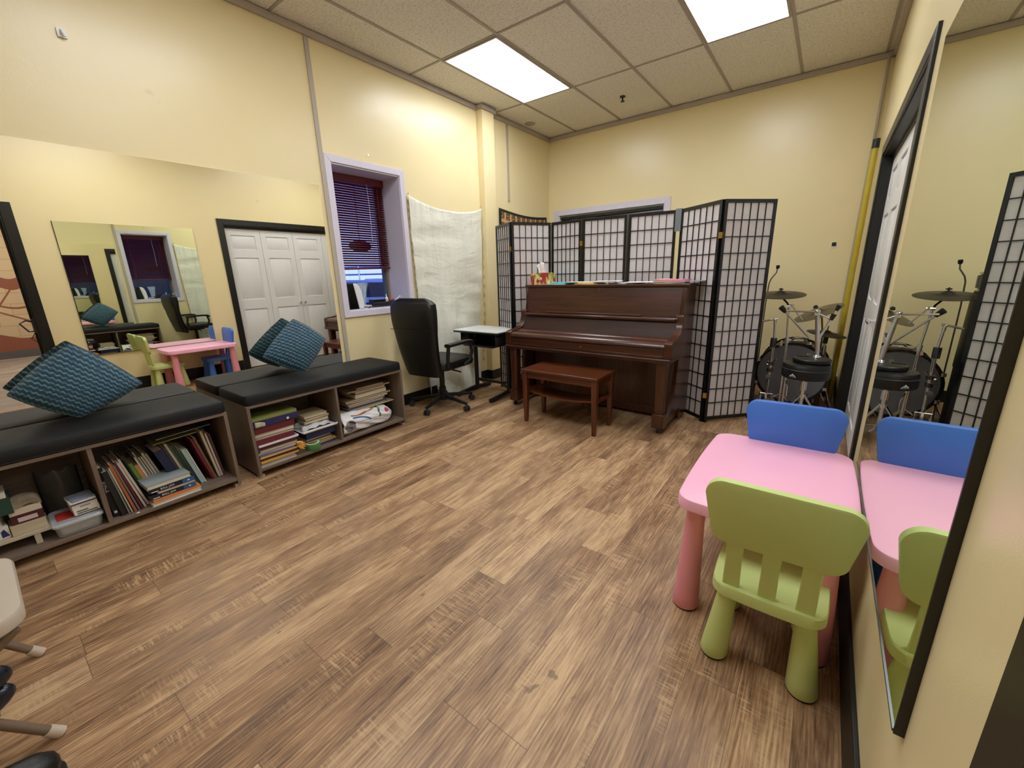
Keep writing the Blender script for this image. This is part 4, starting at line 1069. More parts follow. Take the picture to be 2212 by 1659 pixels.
# ------------------------------------------------------------------ curtain cloth and tapestry
ch = thing('hanging_cloth', 'off-white cloth pinned to the wall between window and pilaster', 'curtain', (XL+.03, 3.3, 0))
def clothf(u, v):
    ytop = 2.795+1.06*u; ybot = 2.86+.82*u
    y = ytop+(ybot-ytop)*v**1.6
    ztop = 2.04-.02*u-.10*(4*u*(1-u))**.8*.9
    z = ztop+(.012-ztop)*v
    x = XL+.022
    x += .010*math.sin(2*PI*(2.5*u+.4*v))*(.3+v)+.006*math.sin(2*PI*(7*u-.6*v))*v
    x += .007*math.sin(26*v+2*u)*math.exp(-((v-.08)/.12)**2)+.004*math.sin(60*v+3*math.sin(4*u))*(.5+.5*math.sin(7*v+5*u))
    if v > .5:
        k = (v-.5)/.5
        us = min(1, max(0, (u-.15)/.4)); us = us*us*(3-2*us)
        x += us*.10*k**2*(.6+.8*math.sin(PI*(u*1.0))**2)+.022*k*math.sin(2*PI*(4.5*u+.3*v))
    return (max(XL+.006, x), y, z)
part('cloth', MB().grid(clothf, 90, 110), M_cloth, ch, solid=.002)
pud = MB().grid(lambda u, v: (XL+.03+.20*v+.02*math.sin(9*u), 3.02+.56*u+.03*v, .008+.16*(1-v)**1.5*(.6+.4*math.sin(PI*u))+.012*math.sin(14*u+6*v)), 30, 16)
part('cloth_pool', pud, M_cloth, ch, solid=.002)
fm = fringe_material()
part('selvedge', MB().grid(lambda u, v: (XL+.010+.01*v, 2.788+.018*u+.03*v, 2.03-1.2*v), 2, 30), fm, ch, solid=.002)
part('selvedge', MB().grid(lambda u, v: (XL+.016+.01*v, 3.868+.018*u-.10*v**2, 2.0-1.75*v), 2, 40), fm, ch, solid=.002)
nail(XL, 2.80, 2.045, 'nail holding the window-side corner of the off-white cloth')
nail(XL, 3.850, 2.035, 'nail holding the pilaster-side corner of the off-white cloth')
tap = MB().grid(lambda u, v: (XL+.012+.004*math.sin(6*u), 4.20+1.08*u, 2.062-.02*u-.035*math.sin(PI*u)-v*.72), 30, 12)
solo('tapestry', tap, tapestry_material(), 'dark-bordered woven hanging showing above the folding screen corner', 'tapestry', solid=.004)

# ------------------------------------------------------------------ folding screens
def screen_panel(parent, A, B, H=1.78, cols=6, rows=14, fw=.026, fd=.02):
    A = Vector((*A, 0)); B = Vector((*B, 0)); d = (B-A); L = d.length; d.normalize(); nrm = Vector((-d.y, d.x, 0))
    Mx = Matrix((d, nrm, Vector((0, 0, 1)))).transposed().to_4x4(); Mx.translation = A
    m = MB(); m.box(0.002, fw, -fd/2, fd/2, .0, H); m.box(L-fw, L-.002, -fd/2, fd/2, .0, H)
    m.box(fw, L-fw, -fd/2, fd/2, .02, .02+fw*1.1); m.box(fw, L-fw, -fd/2, fd/2, H-fw, H)
    p = part('panel_frame', m.move(Mx), M_lacq, parent, bev=.0015)
    k = MB(); x0, x1, z0, z1 = fw, L-fw, .02+fw*1.1, H-fw
    for c in range(1, cols): x_ = x0+(x1-x0)*c/cols; k.box(x_-.003, x_+.003, -.007, -.001, z0, z1)
    for r_ in range(1, rows): z_ = z0+(z1-z0)*r_/rows; k.box(x0, x1, -.0075, -.001, z_-.0035, z_+.0035)
    part('lattice', k.move(Mx), M_lacq, p)
    part('paper', MB().box(x0, x1, .001, .003, z0, z1).move(Mx), M_paper, p)
    return p
def hinge(parent, P, z):
    part('hinge', MB().box(P[0]-.014, P[0]+.014, P[1]-.016, P[1]-.011, z, z+.045), M_brass, parent)
PA = [(-2.935, 3.655), (-2.600, 3.470), (-2.365, 3.860), (-1.990, 3.820), (-1.555, 3.895), (-1.125, 3.945)]
s1 = thing('folding_screen', 'paper folding screen with black lattice standing behind the piano', 'folding screen', (-2.0, 3.8, 0))
for k in range(5):
    a, b = Vector(PA[k]), Vector(PA[k+1]); d = (b-a).normalized()*.006
    screen_panel(s1, a+d, b-d)
for k, z in ((1, 1.50), (1, .25), (3, 1.53)): hinge(s1, PA[k], z)
PB = [(-1.095, 3.935), (-.706, 3.632), (-.391, 3.960)]
s2_ = thing('folding_screen', 'two-panel paper folding screen with black lattice beside the drum kit', 'folding screen', (-.7, 3.8, 0))
for k in range(2):
    a, b = Vector(PB[k]), Vector(PB[k+1]); d = (b-a).normalized()*.006
    screen_panel(s2_, a+d, b-d)
hinge(s2_, PB[1], 1.50); hinge(s2_, PB[1], .22)
solo('grey_tape', MB().box(-1.135, -1.085, 3.905, 3.921, 1.60, 1.782).box(-1.135, -1.085, 3.905, 3.96, 1.782, 1.785), mat('duct_tape', '#7f858c', .35, .3), 'strip of silver tape joining the tops of the two folding screens', 'tape')

# ------------------------------------------------------------------ upright piano
pn = thing('upright_piano', 'dark mahogany upright piano with closed lid', 'piano', (-1.655, 3.45, 0))
PXL, PXR = -2.445, -.868
part('top_lid', MB().box(PXL+.0, PXR+.004, 3.485, 3.80, 1.145, 1.168), M_piano, pn, bev=.004)
part('case_side', MB().prism([(3.53, .03), (3.795, .03), (3.795, 1.145), (3.50, 1.145), (3.44, .90), (3.53, .60)], 'X', PXL+.025, PXL+.055), M_pianoz, pn, bev=.002)
part('case_side', MB().prism([(3.53, .03), (3.795, .03), (3.795, 1.145), (3.50, 1.145), (3.44, .90), (3.53, .60)], 'X', PXR-.045, PXR-.015), M_pianoz, pn, bev=.002)
part('case_back', MB().box(PXL+.055, PXR-.045, 3.77, 3.795, .03, 1.145), M_pianoz, pn)
up = part('upper_panel', MB().prism([(3.497, 1.142), (3.512, 1.142), (3.452, .905), (3.437, .905)], 'X', PXL+.055, PXR-.045), M_piano, pn)
part('lock', MB().lathe([(.011, 0), (.010, .003), (.003, .0035)], (-1.655+.02, 3.4945, 1.115), (0, -1, 0), 14), M_brass, up)
part('music_shelf', MB().box(PXL+.05, PXR-.04, 3.385, 3.455, .884, .903).box(PXL+.07, PXR-.06, 3.372, 3.39, .878, .899), M_piano, pn, bev=.004)
part('music_desk_lip', MB().box(-2.16, -1.22, 3.405, 3.430, .9035, .921), M_piano, pn, bev=.003)
part('fallboard_back', MB().prism([(3.40, .884), (3.415, .884), (3.36, .752), (3.345, .752)], 'X', PXL+.062, PXR-.052), wood('matte_mahogany', '#241107', '#452412', .55, 'X'), pn)
# key lid: stepped curved nose
part('key_lid', MB().prism([(3.36, .755), (3.30, .757), (3.27, .750), (3.26, .742), (3.20, .744), (3.155, .738), (3.138, .722), (3.132, .700), (3.14, .690), (3.36, .690)], 'X', PXL+.062, PXR-.052), M_piano, pn, bev=.004, seg=3)
ks = part('key_slip', MB().box(PXL+.062, PXR-.052, 3.142, 3.165, .638, .688), M_piano, pn, bev=.002)
part('lock', MB().lathe([(.010, 0), (.009, .003), (.003, .0035)], (-1.655+.02, 3.142, .655), (0, -1, 0), 14), M_brass, ks)
kb = MB().box(PXL+.003, PXR-.003, 3.128, 3.56, .585, .618).box(PXL+.008, PXR-.008, 3.12, 3.135, .60, .614).box(PXL+.05, PXR-.05, 3.14, 3.50, .618, .638)
part('keybed', kb, M_piano, pn, bev=.003)
cheek = [(3.135, .618), (3.56, .618), (3.50, .93), (3.43, .93), (3.405, .924), (3.40, .905), (3.40, .87), (3.388, .835), (3.36, .80), (3.32, .775), (3.26, .76), (3.19, .755), (3.15, .748), (3.136, .735)]
for (a, b) in ((PXL, PXL+.062), (PXR-.062, PXR)): part('cheek', MB().prism(cheek, 'X', a, b), M_piano, pn, bev=.006, seg=3)
part('knee_panel', MB().box(PXL+.075, PXR-.065, 3.545, 3.56, .09, .585), M_pianoz, pn)
part('toe_rail', MB().box(PXL+.055, PXR-.045, 3.53, 3.57, .03, .095), M_piano, pn, bev=.002)
for xa in (PXL+.075, PXR-.075):
    l = part('leg', MB().loft([[(p[0], p[1], zz) for p in rrect(xa-w_, xa+w_, 3.19-w_, 3.19+w_, .006, 2)] for zz, w_ in ((.16, .033), (.585, .040))]), M_pianoz, pn)
    part('leg_block', MB().box(xa-.047, xa+.047, 3.143, 3.237, .05, .165).box(xa-.04, xa+.04, 3.237, 3.53, .05, .13), M_pianoz, l, bev=.003)
    part('caster', MB().lathe([(.018, 0), (.026, .004), (.026, .014), (.018, .018)], (xa-.009, 3.175, .026), (1, 0, 0), 14).tube([(xa, 3.18, .03), (xa, 3.185, .052)], .01, 8), M_black, l)
for (a, b) in ((PXL+.025, PXL+.055), (PXR-.045, PXR-.015)): part('side_apron', MB().prism([(3.237, .13), (3.53, .13), (3.53, .585), (3.40, .585), (3.36, .30)], 'X', a, b), M_pianoz, pn)
for x in (-1.78, -1.70, -1.62):
    part('pedal', MB().loft([MB().ring((x, yy, zz), (1, 0, 0), (0, 0, 1), 12, ww, .006, 3) for yy, zz, ww in ((3.54, .06, .012), (3.46, .055, .014), (3.41, .048, .024), (3.39, .045, .018))]), M_brass, pn)

st_ = thing('piano_bench', 'dark wooden piano bench in front of the piano', 'bench', (-1.67, 2.985, 0))
M_stool = wood('reddish_brown_wood', '#3f1d0f', '#6b371c', .28, 'X', coat=.3)
M_stoolz = wood('reddish_brown_wood_legs', '#3f1d0f', '#6b371c', .3, 'Z', coat=.2)
part('seat_lid', MB().box(-2.035, -1.315, 2.805, 3.165, .463, .483), M_stool, st_, bev=.004)
part('seat_box', MB().box(-2.015, -1.335, 2.83, 3.145, .405, .463), M_stool, st_, bev=.002)
for x in (-2.005, -1.345):
    for y in (2.842, 3.132):
        part('leg', MB().loft([[(p[0], p[1], zz) for p in rrect(x-w_, x+w_, y-w_, y+w_, .003, 2)] for zz, w_ in ((0, .015), (.40, .024), (.462, .024))]), M_stoolz, st_)
part('under_shelf', MB().loft([[(x, 2.90-.02, .265-.03*math.sin(PI*(x+2.0)/.65)), (x, 3.08+.02, .265-.03*math.sin(PI*(x+2.0)/.65)), (x, 3.10, .28-.03*math.sin(PI*(x+2.0)/.65)), (x, 2.88, .28-.03*math.sin(PI*(x+2.0)/.65))] for x in [-2.0+.65*k/12 for k in range(13)]]), M_stool, st_)
for x in (-2.005, -1.345): part('side_rail', MB().box(x-.008, x+.008, 2.86, 3.12, .262, .285), M_stool, st_)

# on the piano
ZP = 1.1685
tx = thing('tissue_box', 'red floral tissue box with a white tissue sticking out on piano', 'tissue box', (-2.30, 3.60, ZP))
tbx = MB().box(-2.417, -2.192, 3.545, 3.66, ZP, ZP+.115)
part('carton', tbx, floral_material(), tx, bev=.001)
part('label_panel', MB().box(-2.30, -2.235, 3.5442, 3.5448, ZP+.022, ZP+.10), mat('red_label', '#b3402f', .5), tx)
part('emblem', MB().lathe([(.013, 0), (.012, .0006), (.006, .0007)], (-2.292, 3.544, ZP+.06), (0, -1, 0), 18), mat('cream_emblem', '#ead9b4', .6), tx)
def tis(u, v): return (-2.345+.075*u+.02*(v-.5)*math.sin(5*u)-.035*v*(1-u), 3.60+.02*math.sin(11*u)*v, ZP+.113+.10*v*(.8+.25*math.sin(3*u)))
part('tissue', MB().grid(tis, 16, 10), mat('tissue_paper', '#f0f0f2', .8), tx, solid=.001)
def sheets(label, x0, x1, y0, y1, z0, t, col, rz, cat='papers', name='paper_stack', n=3, group='papers on top of the piano'):
    m = MB(); 
    for k in range(n):
        a = R(rz+random.uniform(-5, 5)); c_ = Vector(((x0+x1)/2+random.uniform(-.006, .006), (y0+y1)/2, z0+t*(k+.5)/n))
        m.obox(c_, (x1-x0, y1-y0, t/n*.96), Matrix.Rotation(a, 3, 'Z'))
    return solo(name, m, mat('paper_'+col.strip('#'), col, .65, 0, .06), label, cat, group)
sheets('pale teal papers spread beside the tissue box', -2.29, -2.0, 3.515, 3.73, ZP, .006, '#b9dcd8', 6, n=2)
sheets('bright turquoise folder on the pale teal papers', -2.22, -1.96, 3.54, 3.74, ZP+.0065, .012, '#5fc0c4', -6, 'folder', 'folder', 2)
sheets('white sheets next to the turquoise folder', -2.02, -1.80, 3.52, 3.74, ZP+.019, .004, '#dde3e2', 4, n=1)
sheets('yellow papers on top of the piano', -1.90, -1.67, 3.50, 3.73, ZP, .010, '#e3cf63', 5, n=3)
sheets('pale orange booklet on the yellow papers', -1.87, -1.69, 3.53, 3.73, ZP+.0105, .008, '#e9c9a0', -3, 'booklet', 'booklet', 1)
sheets('white booklet with dark clip beside yellow papers', -1.72, -1.50, 3.50, 3.72, ZP+.0190, .009, '#e4e6ee', 10, 'booklet', 'booklet', 2)
sheets('grey-lilac papers in the middle of the piano top', -1.56, -1.32, 3.54, 3.76, ZP, .010, '#c9c4cf', -8, n=3)
sheets('long white sheets lying flat on the piano top', -1.42, -1.18, 3.50, 3.72, ZP+.0105, .006, '#e9eeec', 7, n=2)
sheets('tall pile of beige papers at the closet end of piano', -1.165, -.93, 3.50, 3.75, ZP, .022, '#cdbfae', 2, n=6)
sheets('hot pink folder on the beige paper pile', -1.14, -.93, 3.53, 3.75, ZP+.0225, .009, '#e782b4', -5, 'folder', 'folder', 2)
sheets('peach sheets on top of the pink folder', -1.165, -1.06, 3.54, 3.74, ZP+.0318, .004, '#f2c9a8', 4, n=1)
sheets('grey papers overhanging the piano corner', -.955, -.80, 3.55, 3.75, ZP+.0120, .006, '#8f8f98', -4, n=1)

# ------------------------------------------------------------------ window sill things
ZW = WZ0+.0085
mn = thing('desktop_monitor', 'white desktop computer seen edge-on on the window sill', 'computer', (-3.44, 2.15, ZW))
part('screen', MB().prism([(2.075, ZW), (2.168, ZW), (2.132, ZW+.225), (2.075, ZW+.225)], 'X', -3.52, -3.345), mat('black_glass', '#08090a', .15), mn, bev=.004)
part('shell', MB().prism([(2.171, ZW), (2.222, ZW+.0), (2.228, ZW+.05), (2.215, ZW+.15), (2.195, ZW+.205), (2.165, ZW+.222), (2.136, ZW+.225)], 'X', -3.53, -3.35), M_whitep, mn, bev=.01, seg=3)
rt = thing('router_box', 'flat black box on the window sill', 'box', (-3.43, 2.48, ZW))
part('body', MB().box(-3.50, -3.375, 2.345, 2.62, ZW, ZW+.042), M_plast, rt, bev=.003)
vs_ = thing('glass_vase', 'clear flared glass vase standing against the window pane', 'vase', (-3.575, 2.36, ZW))
part('vase_body', MB().lathe([(.030, 0), (.032, .004), (.034, .05), (.045, .14), (.066, .225), (.063, .225), (.042, .14), (.031, .05), (.028, .008), (.001, .008)], (-3.575, 2.36, ZW), n=28), clear_plastic('clear_glass', '#cfe0ee', .28), vs_)
MSTEM = clear_plastic('pale_stem', '#e4eef8', .75)
for k in range(5):
    a = R(72*k+10); part('stem', MB().tube([(-3.575+.015*math.cos(a), 2.36+.015*math.sin(a), ZW+.01), (-3.575+.035*math.cos(a), 2.36+.045*math.sin(a), ZW+.20)], .004, 6), MSTEM, vs_)
pr = solo('black_tray', MB().prism(rrect(-3.50, -3.40, 2.37, 2.50, .01, 3), 'Z', ZW+.0425, ZW+.068), M_lacq, 'small black tray stacked on the flat black box', 'tray')
gl = thing('glue_bottle', 'small white bottle standing on the black sill box', 'bottle', (-3.44, 2.535, ZW+.042))
part('body', MB().lathe([(.014, 0), (.016, .004), (.016, .03), (.006, .042)], (-3.44, 2.535, ZW+.0425), n=16), M_whitep, gl)
part('nozzle', MB().lathe([(.006, 0), (.004, .02), (.002, .03)], (-3.44, 2.535, ZW+.0845), n=10), M_whitep, gl)
solo('red_pouch', MB().loft([MB().ring((-3.43, yy, ZW+.056), (1, 0, 0), (0, 0, 1), 12, w_, .012) for yy, w_ in ((2.565, .008), (2.58, .022), (2.605, .02), (2.618, .006))]), mat('red_fabric', '#b0505a', .6), 'small pinkish red pouch on the sill box', 'pouch')
solo('white_cable', MB().tube([(-3.40, 2.60, ZW+.046), (-3.385, 2.63, ZW+.07), (-3.39, 2.66, ZW+.09), (-3.40, 2.69, ZW+.06), (-3.39, 2.67, ZW+.02), (-3.38, 2.64, ZW+.006)], .005, 8), M_whitep, 'white cable curling at the end of the window sill', 'cable')
cb = MB()
cb.tube([(-3.40+.03*math.sin(.5*k), 2.25+.010*k, ZW+.006+.004*math.sin(k*1.3)) for k in range(14)], .004, 7)
cb.tube([(-3.36+.012*math.cos(.6*k), 2.27+.009*k, ZW+.006+.006*math.sin(k*.7)**2) for k in range(12)], .004, 7)
solo('black_cable', cb, M_plast, 'loose black cables on the front of the window sill', 'cable')
solo('paper_pile', MB().box(-3.50, -3.40, 2.25, 2.335, ZW, ZW+.022), mat('paper_c9ccd6', '#c9ccd6', .6), 'small pale notepad between the computer and black box', 'notepad')

# ------------------------------------------------------------------ drum kit
bd = thing('bass_drum', 'bass drum with smoky grey head in the corner', 'drum', (-.165, 4.72, 0))
BC = (-.165, 4.56, .305); rB = .283
part('shell', MB().lathe([(rB-.004, 0), (rB-.004, .38)], BC, (0, 1, 0), 40, cap=False), M_shell, bd, solid=.006)
part('head', MB().lathe([(.001, 0), (rB-.012, 0), (rB-.012, .004), (.001, .004)], (BC[0], BC[1]-.004, BC[2]), (0, 1, 0), 40), M_drum, bd)
for dy in (-.012, .36): part('hoop', MB().loft([MB().ring((BC[0], BC[1]+dy+o_, BC[2]), (1, 0, 0), (0, 0, 1), 40, r_, r_) for r_, o_ in ((rB-.012, 0), (rB+.012, 0), (rB+.012, .035), (rB-.012, .035))], closed=True), M_shell, bd)
for k in range(8):
    a = R(22.5+45*k); c_, s_3 = math.cos(a), math.sin(a)
    part('lug', MB().bar((BC[0]+c_*(rB+.014), BC[1]+.0, BC[2]+s_3*(rB+.014)), (BC[0]+c_*(rB+.014), BC[1]+.17, BC[2]+s_3*(rB+.014)), .012, .012).obox((BC[0]+c_*(rB+.010), BC[1]-.018, BC[2]+s_3*(rB+.010)), (.03, .02, .03)), M_chrome, bd)
part('tom_mount', MB().box(-.25, -.08, 4.60, 4.68, .592, .612).tube([(-.20, 4.62, .61), (-.17, 4.60, .635), (-.12, 4.62, .635), (-.09, 4.64, .61)], .009, 8), M_chrome, bd, bev=.003)
for sx_ in (-1, 1): part('spur', MB().tube([(BC[0]+sx_*.25, 4.70, .22), (BC[0]+sx_*.34, 4.62, .01)], .008, 8), M_chrome, bd)

def cymbal(parent, c, r, nrm, name='cymbal', mt=None):
    return part(name, MB().lathe([(.006, .030), (.018, .028), (.038, .016), (.045, .010), (r*.6, .005), (r, -.006), (r, -.0075), (r*.6, .003), (.044, .0085), (.036, .014), (.006, .027)], c, nrm, 40), mt or M_cym, parent)
cs1 = thing('cymbal_stand', 'chrome boom stand holding the wide dark crash cymbal', 'cymbal stand', (-.215, 4.2, 0))
part('tube', MB().tube([(-.205, 4.2, .05), (-.215, 4.2, .66)], .011, 12).tube([(-.215, 4.2, .66), (-.235, 4.2, .945)], .008, 10), M_chrome, cs1)
part('tube_collar', MB().tube([(-.213, 4.2, .645), (-.217, 4.2, .69)], .016, 12).tube([(-.213, 4.2, .66), (-.185, 4.19, .665)], .006, 8), M_chrome, cs1)
part('boom_arm', MB().tube([(-.262, 4.14, .925), (-.055, 4.22, .685)], .008, 10).tube([(-.215, 4.18, .965), (-.13, 4.22, .84)], .006, 10), M_chrome, cs1)
part('boom_grip', MB().tube([(-.285, 4.13, .95), (-.25, 4.15, .91)], [.022, .016], 12), M_plast, cs1)
part('tilter', MB().tube([(-.235, 4.2, .945), (-.25, 4.24, .975), (-.305, 4.33, 1.02)], .0075, 10).tube([(-.25, 4.2, .955), (-.20, 4.2, .955)], .012, 10), M_chrome, cs1)
cy = cymbal(cs1, (-.318, 4.344, 1.045), .19, (.0, -.14, 1), mt=M_cymdark)
part('wing_nut', MB().tube([(-.318, 4.344, 1.07), (-.318, 4.344, 1.098)], .006, 8).box(-.335, -.301, 4.340, 4.348, 1.082, 1.092), M_plast, cs1)
for a in (80, 200, 320):
    part('leg', MB().bar((-.205, 4.2, .20), (-.205+.24*math.cos(R(a)), 4.2+.24*math.sin(R(a)), .012), .016, .006), M_chrome, cs1)
cs2 = thing('cymbal_stand', 'chrome stand with a steeply tilted cymbal behind the drum throne', 'cymbal stand', (-.02, 4.6, 0))
tn = Vector((-.40, -.16, .90)).normalized()
cymbal(cs2, (-.035, 4.55, .880), .19, tn)
part('tube', MB().tube([(.035, 4.93, .05), (.03, 4.9, .62), (.0, 4.72, .82), (-.035, 4.552, .875)], .009, 10), M_chrome, cs2)
part('wing_nut', MB().lathe([(.006, 0), (.022, .01), (.012, .03)], Vector((-.035, 4.55, .88))+tn*.035, tn, 5), M_plast, cs2)
for a in (60, 180, 300): part('leg', MB().bar((.035, 4.93, .22), (.035+.16*math.cos(R(a)), 4.93+.2*math.sin(R(a)), .012), .014, .006), M_chrome, cs2)
hh = thing('hi_hat_stand', 'chrome stand with a low flat cymbal near the yellow pole', 'cymbal stand', (.05, 4.6, 0))
cymbal(hh, (.052, 4.60, .690), .150, (.16, -.05, 1), mt=M_cymdark)
part('clutch', MB().tube([(.052, 4.6, .60), (.055, 4.6, .665)], .018, 8).tube([(.052, 4.6, .66), (.058, 4.6, .76)], .004, 8), M_plast, hh)
part('tube', MB().tube([(.035, 4.6, .04), (.052, 4.6, .60)], .010, 10).tube([(.075, 4.62, .3), (.062, 4.62, .58)], .006, 8), M_chrome, hh)
for a in (90, 210, 330): part('leg', MB().bar((.037, 4.6, .2), (.037+.15*math.cos(R(a)), 4.6+.2*math.sin(R(a)), .012), .014, .006), M_chrome, hh)

th_ = thing('drum_throne', 'round black drum throne with a mountain-shaped logo and chrome tripod', 'stool', (-.045, 3.86, 0))
part('seat', MB().lathe([(.10, .432), (.152, .436), (.160, .45), (.160, .50), (.157, .53), (.150, .545), (.10, .551), (.001, .552)], (-.045, 3.86, 0), n=44), M_leather, th_)
part('seat_piping', MB().loft([MB().ring((-.045, 3.86, zz), (1, 0, 0), (0, 1, 0), 44, r_, r_) for r_, zz in ((.159, .505), (.163, .508), (.159, .511), (.156, .508))], closed=True), mat('grey_piping', '#3a3a3c', .5), th_)
# logo : ridge silhouette wrapped on the seat side
lg = MB(); a0 = math.atan2(3.80-3.86, -.115+.045)
def lp(u, z_): 
    a = R(-118)+u/.1615; return (-.045+.1615*math.cos(a), 3.86+.1615*math.sin(a), z_)
pts = [(-.026, .455), (-.020, .468), (-.010, .474), (-.001, .483), (.008, .474), (.018, .466), (.026, .455)]
for i in range(len(pts)-1):
    (u0, z0_), (u1, z1_) = pts[i], pts[i+1]
    lg.add([lp(u0, .4545), lp(u1, .4545), lp(u1, z1_), lp(u0, z0_)], [(0, 1, 2, 3)])
part('logo', lg, mat('silver_print', '#b4b6b8', .4), th_, solid=.0008)
lk = MB(); lk.add([lp(-.008, .4665), lp(-.001, .4665), lp(-.002, .4715)], [(0, 1, 2)]); lk.add([lp(.006, .462), lp(.014, .462), lp(.010, .467)], [(0, 1, 2)]); lk.bar(lp(-.018, .460), lp(.018, .460), .003, .001)
part('logo_cutout', lk, M_leather, th_, solid=.0022)
part('stem', MB().tube([(-.045, 3.86, .12), (-.045, 3.86, .43)], .014, 12).tube([(-.045, 3.86, .33), (-.045, 3.86, .40)], .024, 14).tube([(-.045, 3.86, .27), (-.045, 3.86, .30)], .026, 14), M_chrome, th_)
for a in (95, 215, 335):
    c_, s_3 = math.cos(R(a)), math.sin(R(a))
    part('leg', MB().bar((-.045+.02*c_, 3.86+.02*s_3, .285), (-.045+.23*c_, 3.86+.23*s_3, .012), .020, .006).bar((-.045+.02*c_, 3.86+.02*s_3, .14), (-.045+.14*c_, 3.86+.14*s_3, .13), .014, .005), M_chrome, th_)
pp = thing('practice_pad', 'thin round black pad resting on the drum throne', 'drum pad', (-.02, 3.90, .553))
part('pad', MB().lathe([(.118, 0), (.125, .005), (.125, .024), (.118, .030), (.001, .031)], (-.018, 3.90, .553), n=40), M_leather, pp)
rk = thing('folded_stand', 'folded chrome cymbal rack standing on the round black pad', 'stand', (0, 3.93, .585))
ZT = .5855
part('post', MB().lathe([(.032, 0), (.030, .006), (.016, .018), (.016, .12)], (.008, 3.95, ZT), (-.06, 0, 1), 16).tube([(.005, 3.95, ZT+.05), (-.032, 3.95, .935)], .0155, 14), M_chrome, rk)
part('top_joint', MB().lathe([(.012, 0), (.022, .006), (.022, .02), (.01, .03)], (-.033, 3.95, .925), n=16).box(-.05, -.015, 3.935, 3.965, .905, .93), M_chrome, rk, bev=.003)
part('upper_arm', MB().tube([(-.035, 3.95, .932), (-.235, 3.94, .938)], .0075, 10), M_chrome, rk)
part('side_arm', MB().tube([(.0, 3.95, .72), (.085, 3.96, .955)], .009, 10).tube([(-.033, 3.95, .925), (.052, 3.955, .885)], .007, 8), M_chrome, rk)
part('arm_grip', MB().tube([(.056, 3.957, .875), (.072, 3.958, .92)], [.014, .018], 12).tube([(.080, 3.96, .945), (.094, 3.961, .985)], [.012, .017], 12), M_plast, rk)
part('wire_hook', MB().tube([(-.06, 3.90, .592), (-.04, 3.90, .588), (-.03, 3.90, .612), (-.055, 3.90, .615), (-.04, 3.90, .590)], .0028, 6), M_chrome, rk)
solo('drumstick_bar', MB().tube([(-.118, 3.86, .598), (-.04, 3.88, .598)], .005, 8), M_plast, 'short black rod lying on the round pad', 'rod')

td = thing('tom_arm_stand', 'chrome tripod stand with an L-shaped arm beside the folding screen', 'stand', (-.305, 4.2, 0))
part('tube', MB().tube([(-.315, 4.2, .05), (-.305, 4.2, .62)], .013, 12).tube([(-.305, 4.2, .62), (-.318, 4.2, .82)], .009, 10), M_chrome, td)
for za, zb, r_ in ((.60, .68, .024), (.44, .47, .026), (.38, .41, .024)): part('clamp', MB().tube([(-.31, 4.2, za), (-.31, 4.2, zb)], r_, 12), mat('dark_chrome', '#5b5b60', .25, .9), td)
part('l_arm', MB().tube([(-.318, 4.2, .80), (-.318, 4.2, .83), (-.335, 4.2, .846)], .011, 10).tube([(-.30, 4.2, .845), (-.415, 4.2, .82)], .008, 10), M_chrome, td)
part('wing_bolt', MB().tube([(-.30, 4.19, .46), (-.27, 4.17, .50)], .006, 8).tube([(-.34, 4.19, .43), (-.33, 4.17, .45)], .007, 8), M_chrome, td)
for a in (30, 160, 280):
    part('leg', MB().bar((-.314, 4.2, .19), (-.314+.15*math.cos(R(a)), 4.2+.17*math.sin(R(a)), .012), .016, .006), M_chrome, td)
ss = thing('snare_stand', 'low chrome snare stand with bent arms in front of the bass drum', 'stand', (-.18, 4.02, 0))
part('tube', MB().tube([(-.175, 4.04, .04), (-.178, 4.04, .44)], .009, 10), M_chrome, ss)
for (pa, pb, pc) in (((-.178, 4.04, .36), (-.155, 4.02, .30), (-.152, 4.02, .22)), ((-.178, 4.04, .43), (-.20, 4.0, .46), (-.21, 3.98, .48))): part('bent_arm', MB().tube([pa, pb, pc], .0055, 8), M_chrome, ss)
for a in (85, 205, 300): part('leg', MB().bar((-.175, 4.04, .16), (-.175+.13*math.cos(R(a)), 4.04+.12*math.sin(R(a)), .012), .013, .006), M_chrome, ss)
fp = thing('drum_pedal', 'chrome bass drum pedal on the floor by the screen', 'pedal', (-.30, 4.02, 0))
part('footboard', MB().prism([(3.90, .012), (4.10, .06), (4.10, .068), (3.90, .020)], 'X', -.345, -.265), M_chrome, fp, bev=.003)
part('frame', MB().tube([(-.35, 4.12, .0), (-.35, 4.12, .2), (-.26, 4.12, .2), (-.26, 4.12, .0)], .009, 8), M_chrome, fp)
part('beater', MB().tube([(-.305, 4.12, .2), (-.305, 4.08, .34)], .005, 8).lathe([(.001, -.02), (.02, -.015), (.02, .015), (.001, .02)], (-.305, 4.08, .355), (0, 1, 0), 14), mat('felt_grey', '#57524c', .9), fp)
mc = thing('microphone_stand', 'thin gooseneck microphone rising behind the crash cymbal', 'microphone', (-.45, 4.62, 0))
part('base', MB().lathe([(.11, 0), (.11, .012), (.02, .02)], (-.45, 4.62, 0), n=28), M_plast, mc)
part('gooseneck', MB().tube([(-.45, 4.62, .02), (-.448, 4.62, .95), (-.44, 4.615, 1.13), (-.428, 4.61, 1.17), (-.392, 4.605, 1.225), (-.388, 4.605, 1.262)], .0055, 10), mat('dull_grey_metal', '#77726a', .4, .7), mc)
part('capsule', MB().lathe([(.007, 0), (.014, .008), (.015, .03), (.010, .034)], (-.388, 4.605, 1.258), (.1, 0, 1), 14), M_plast, mc)
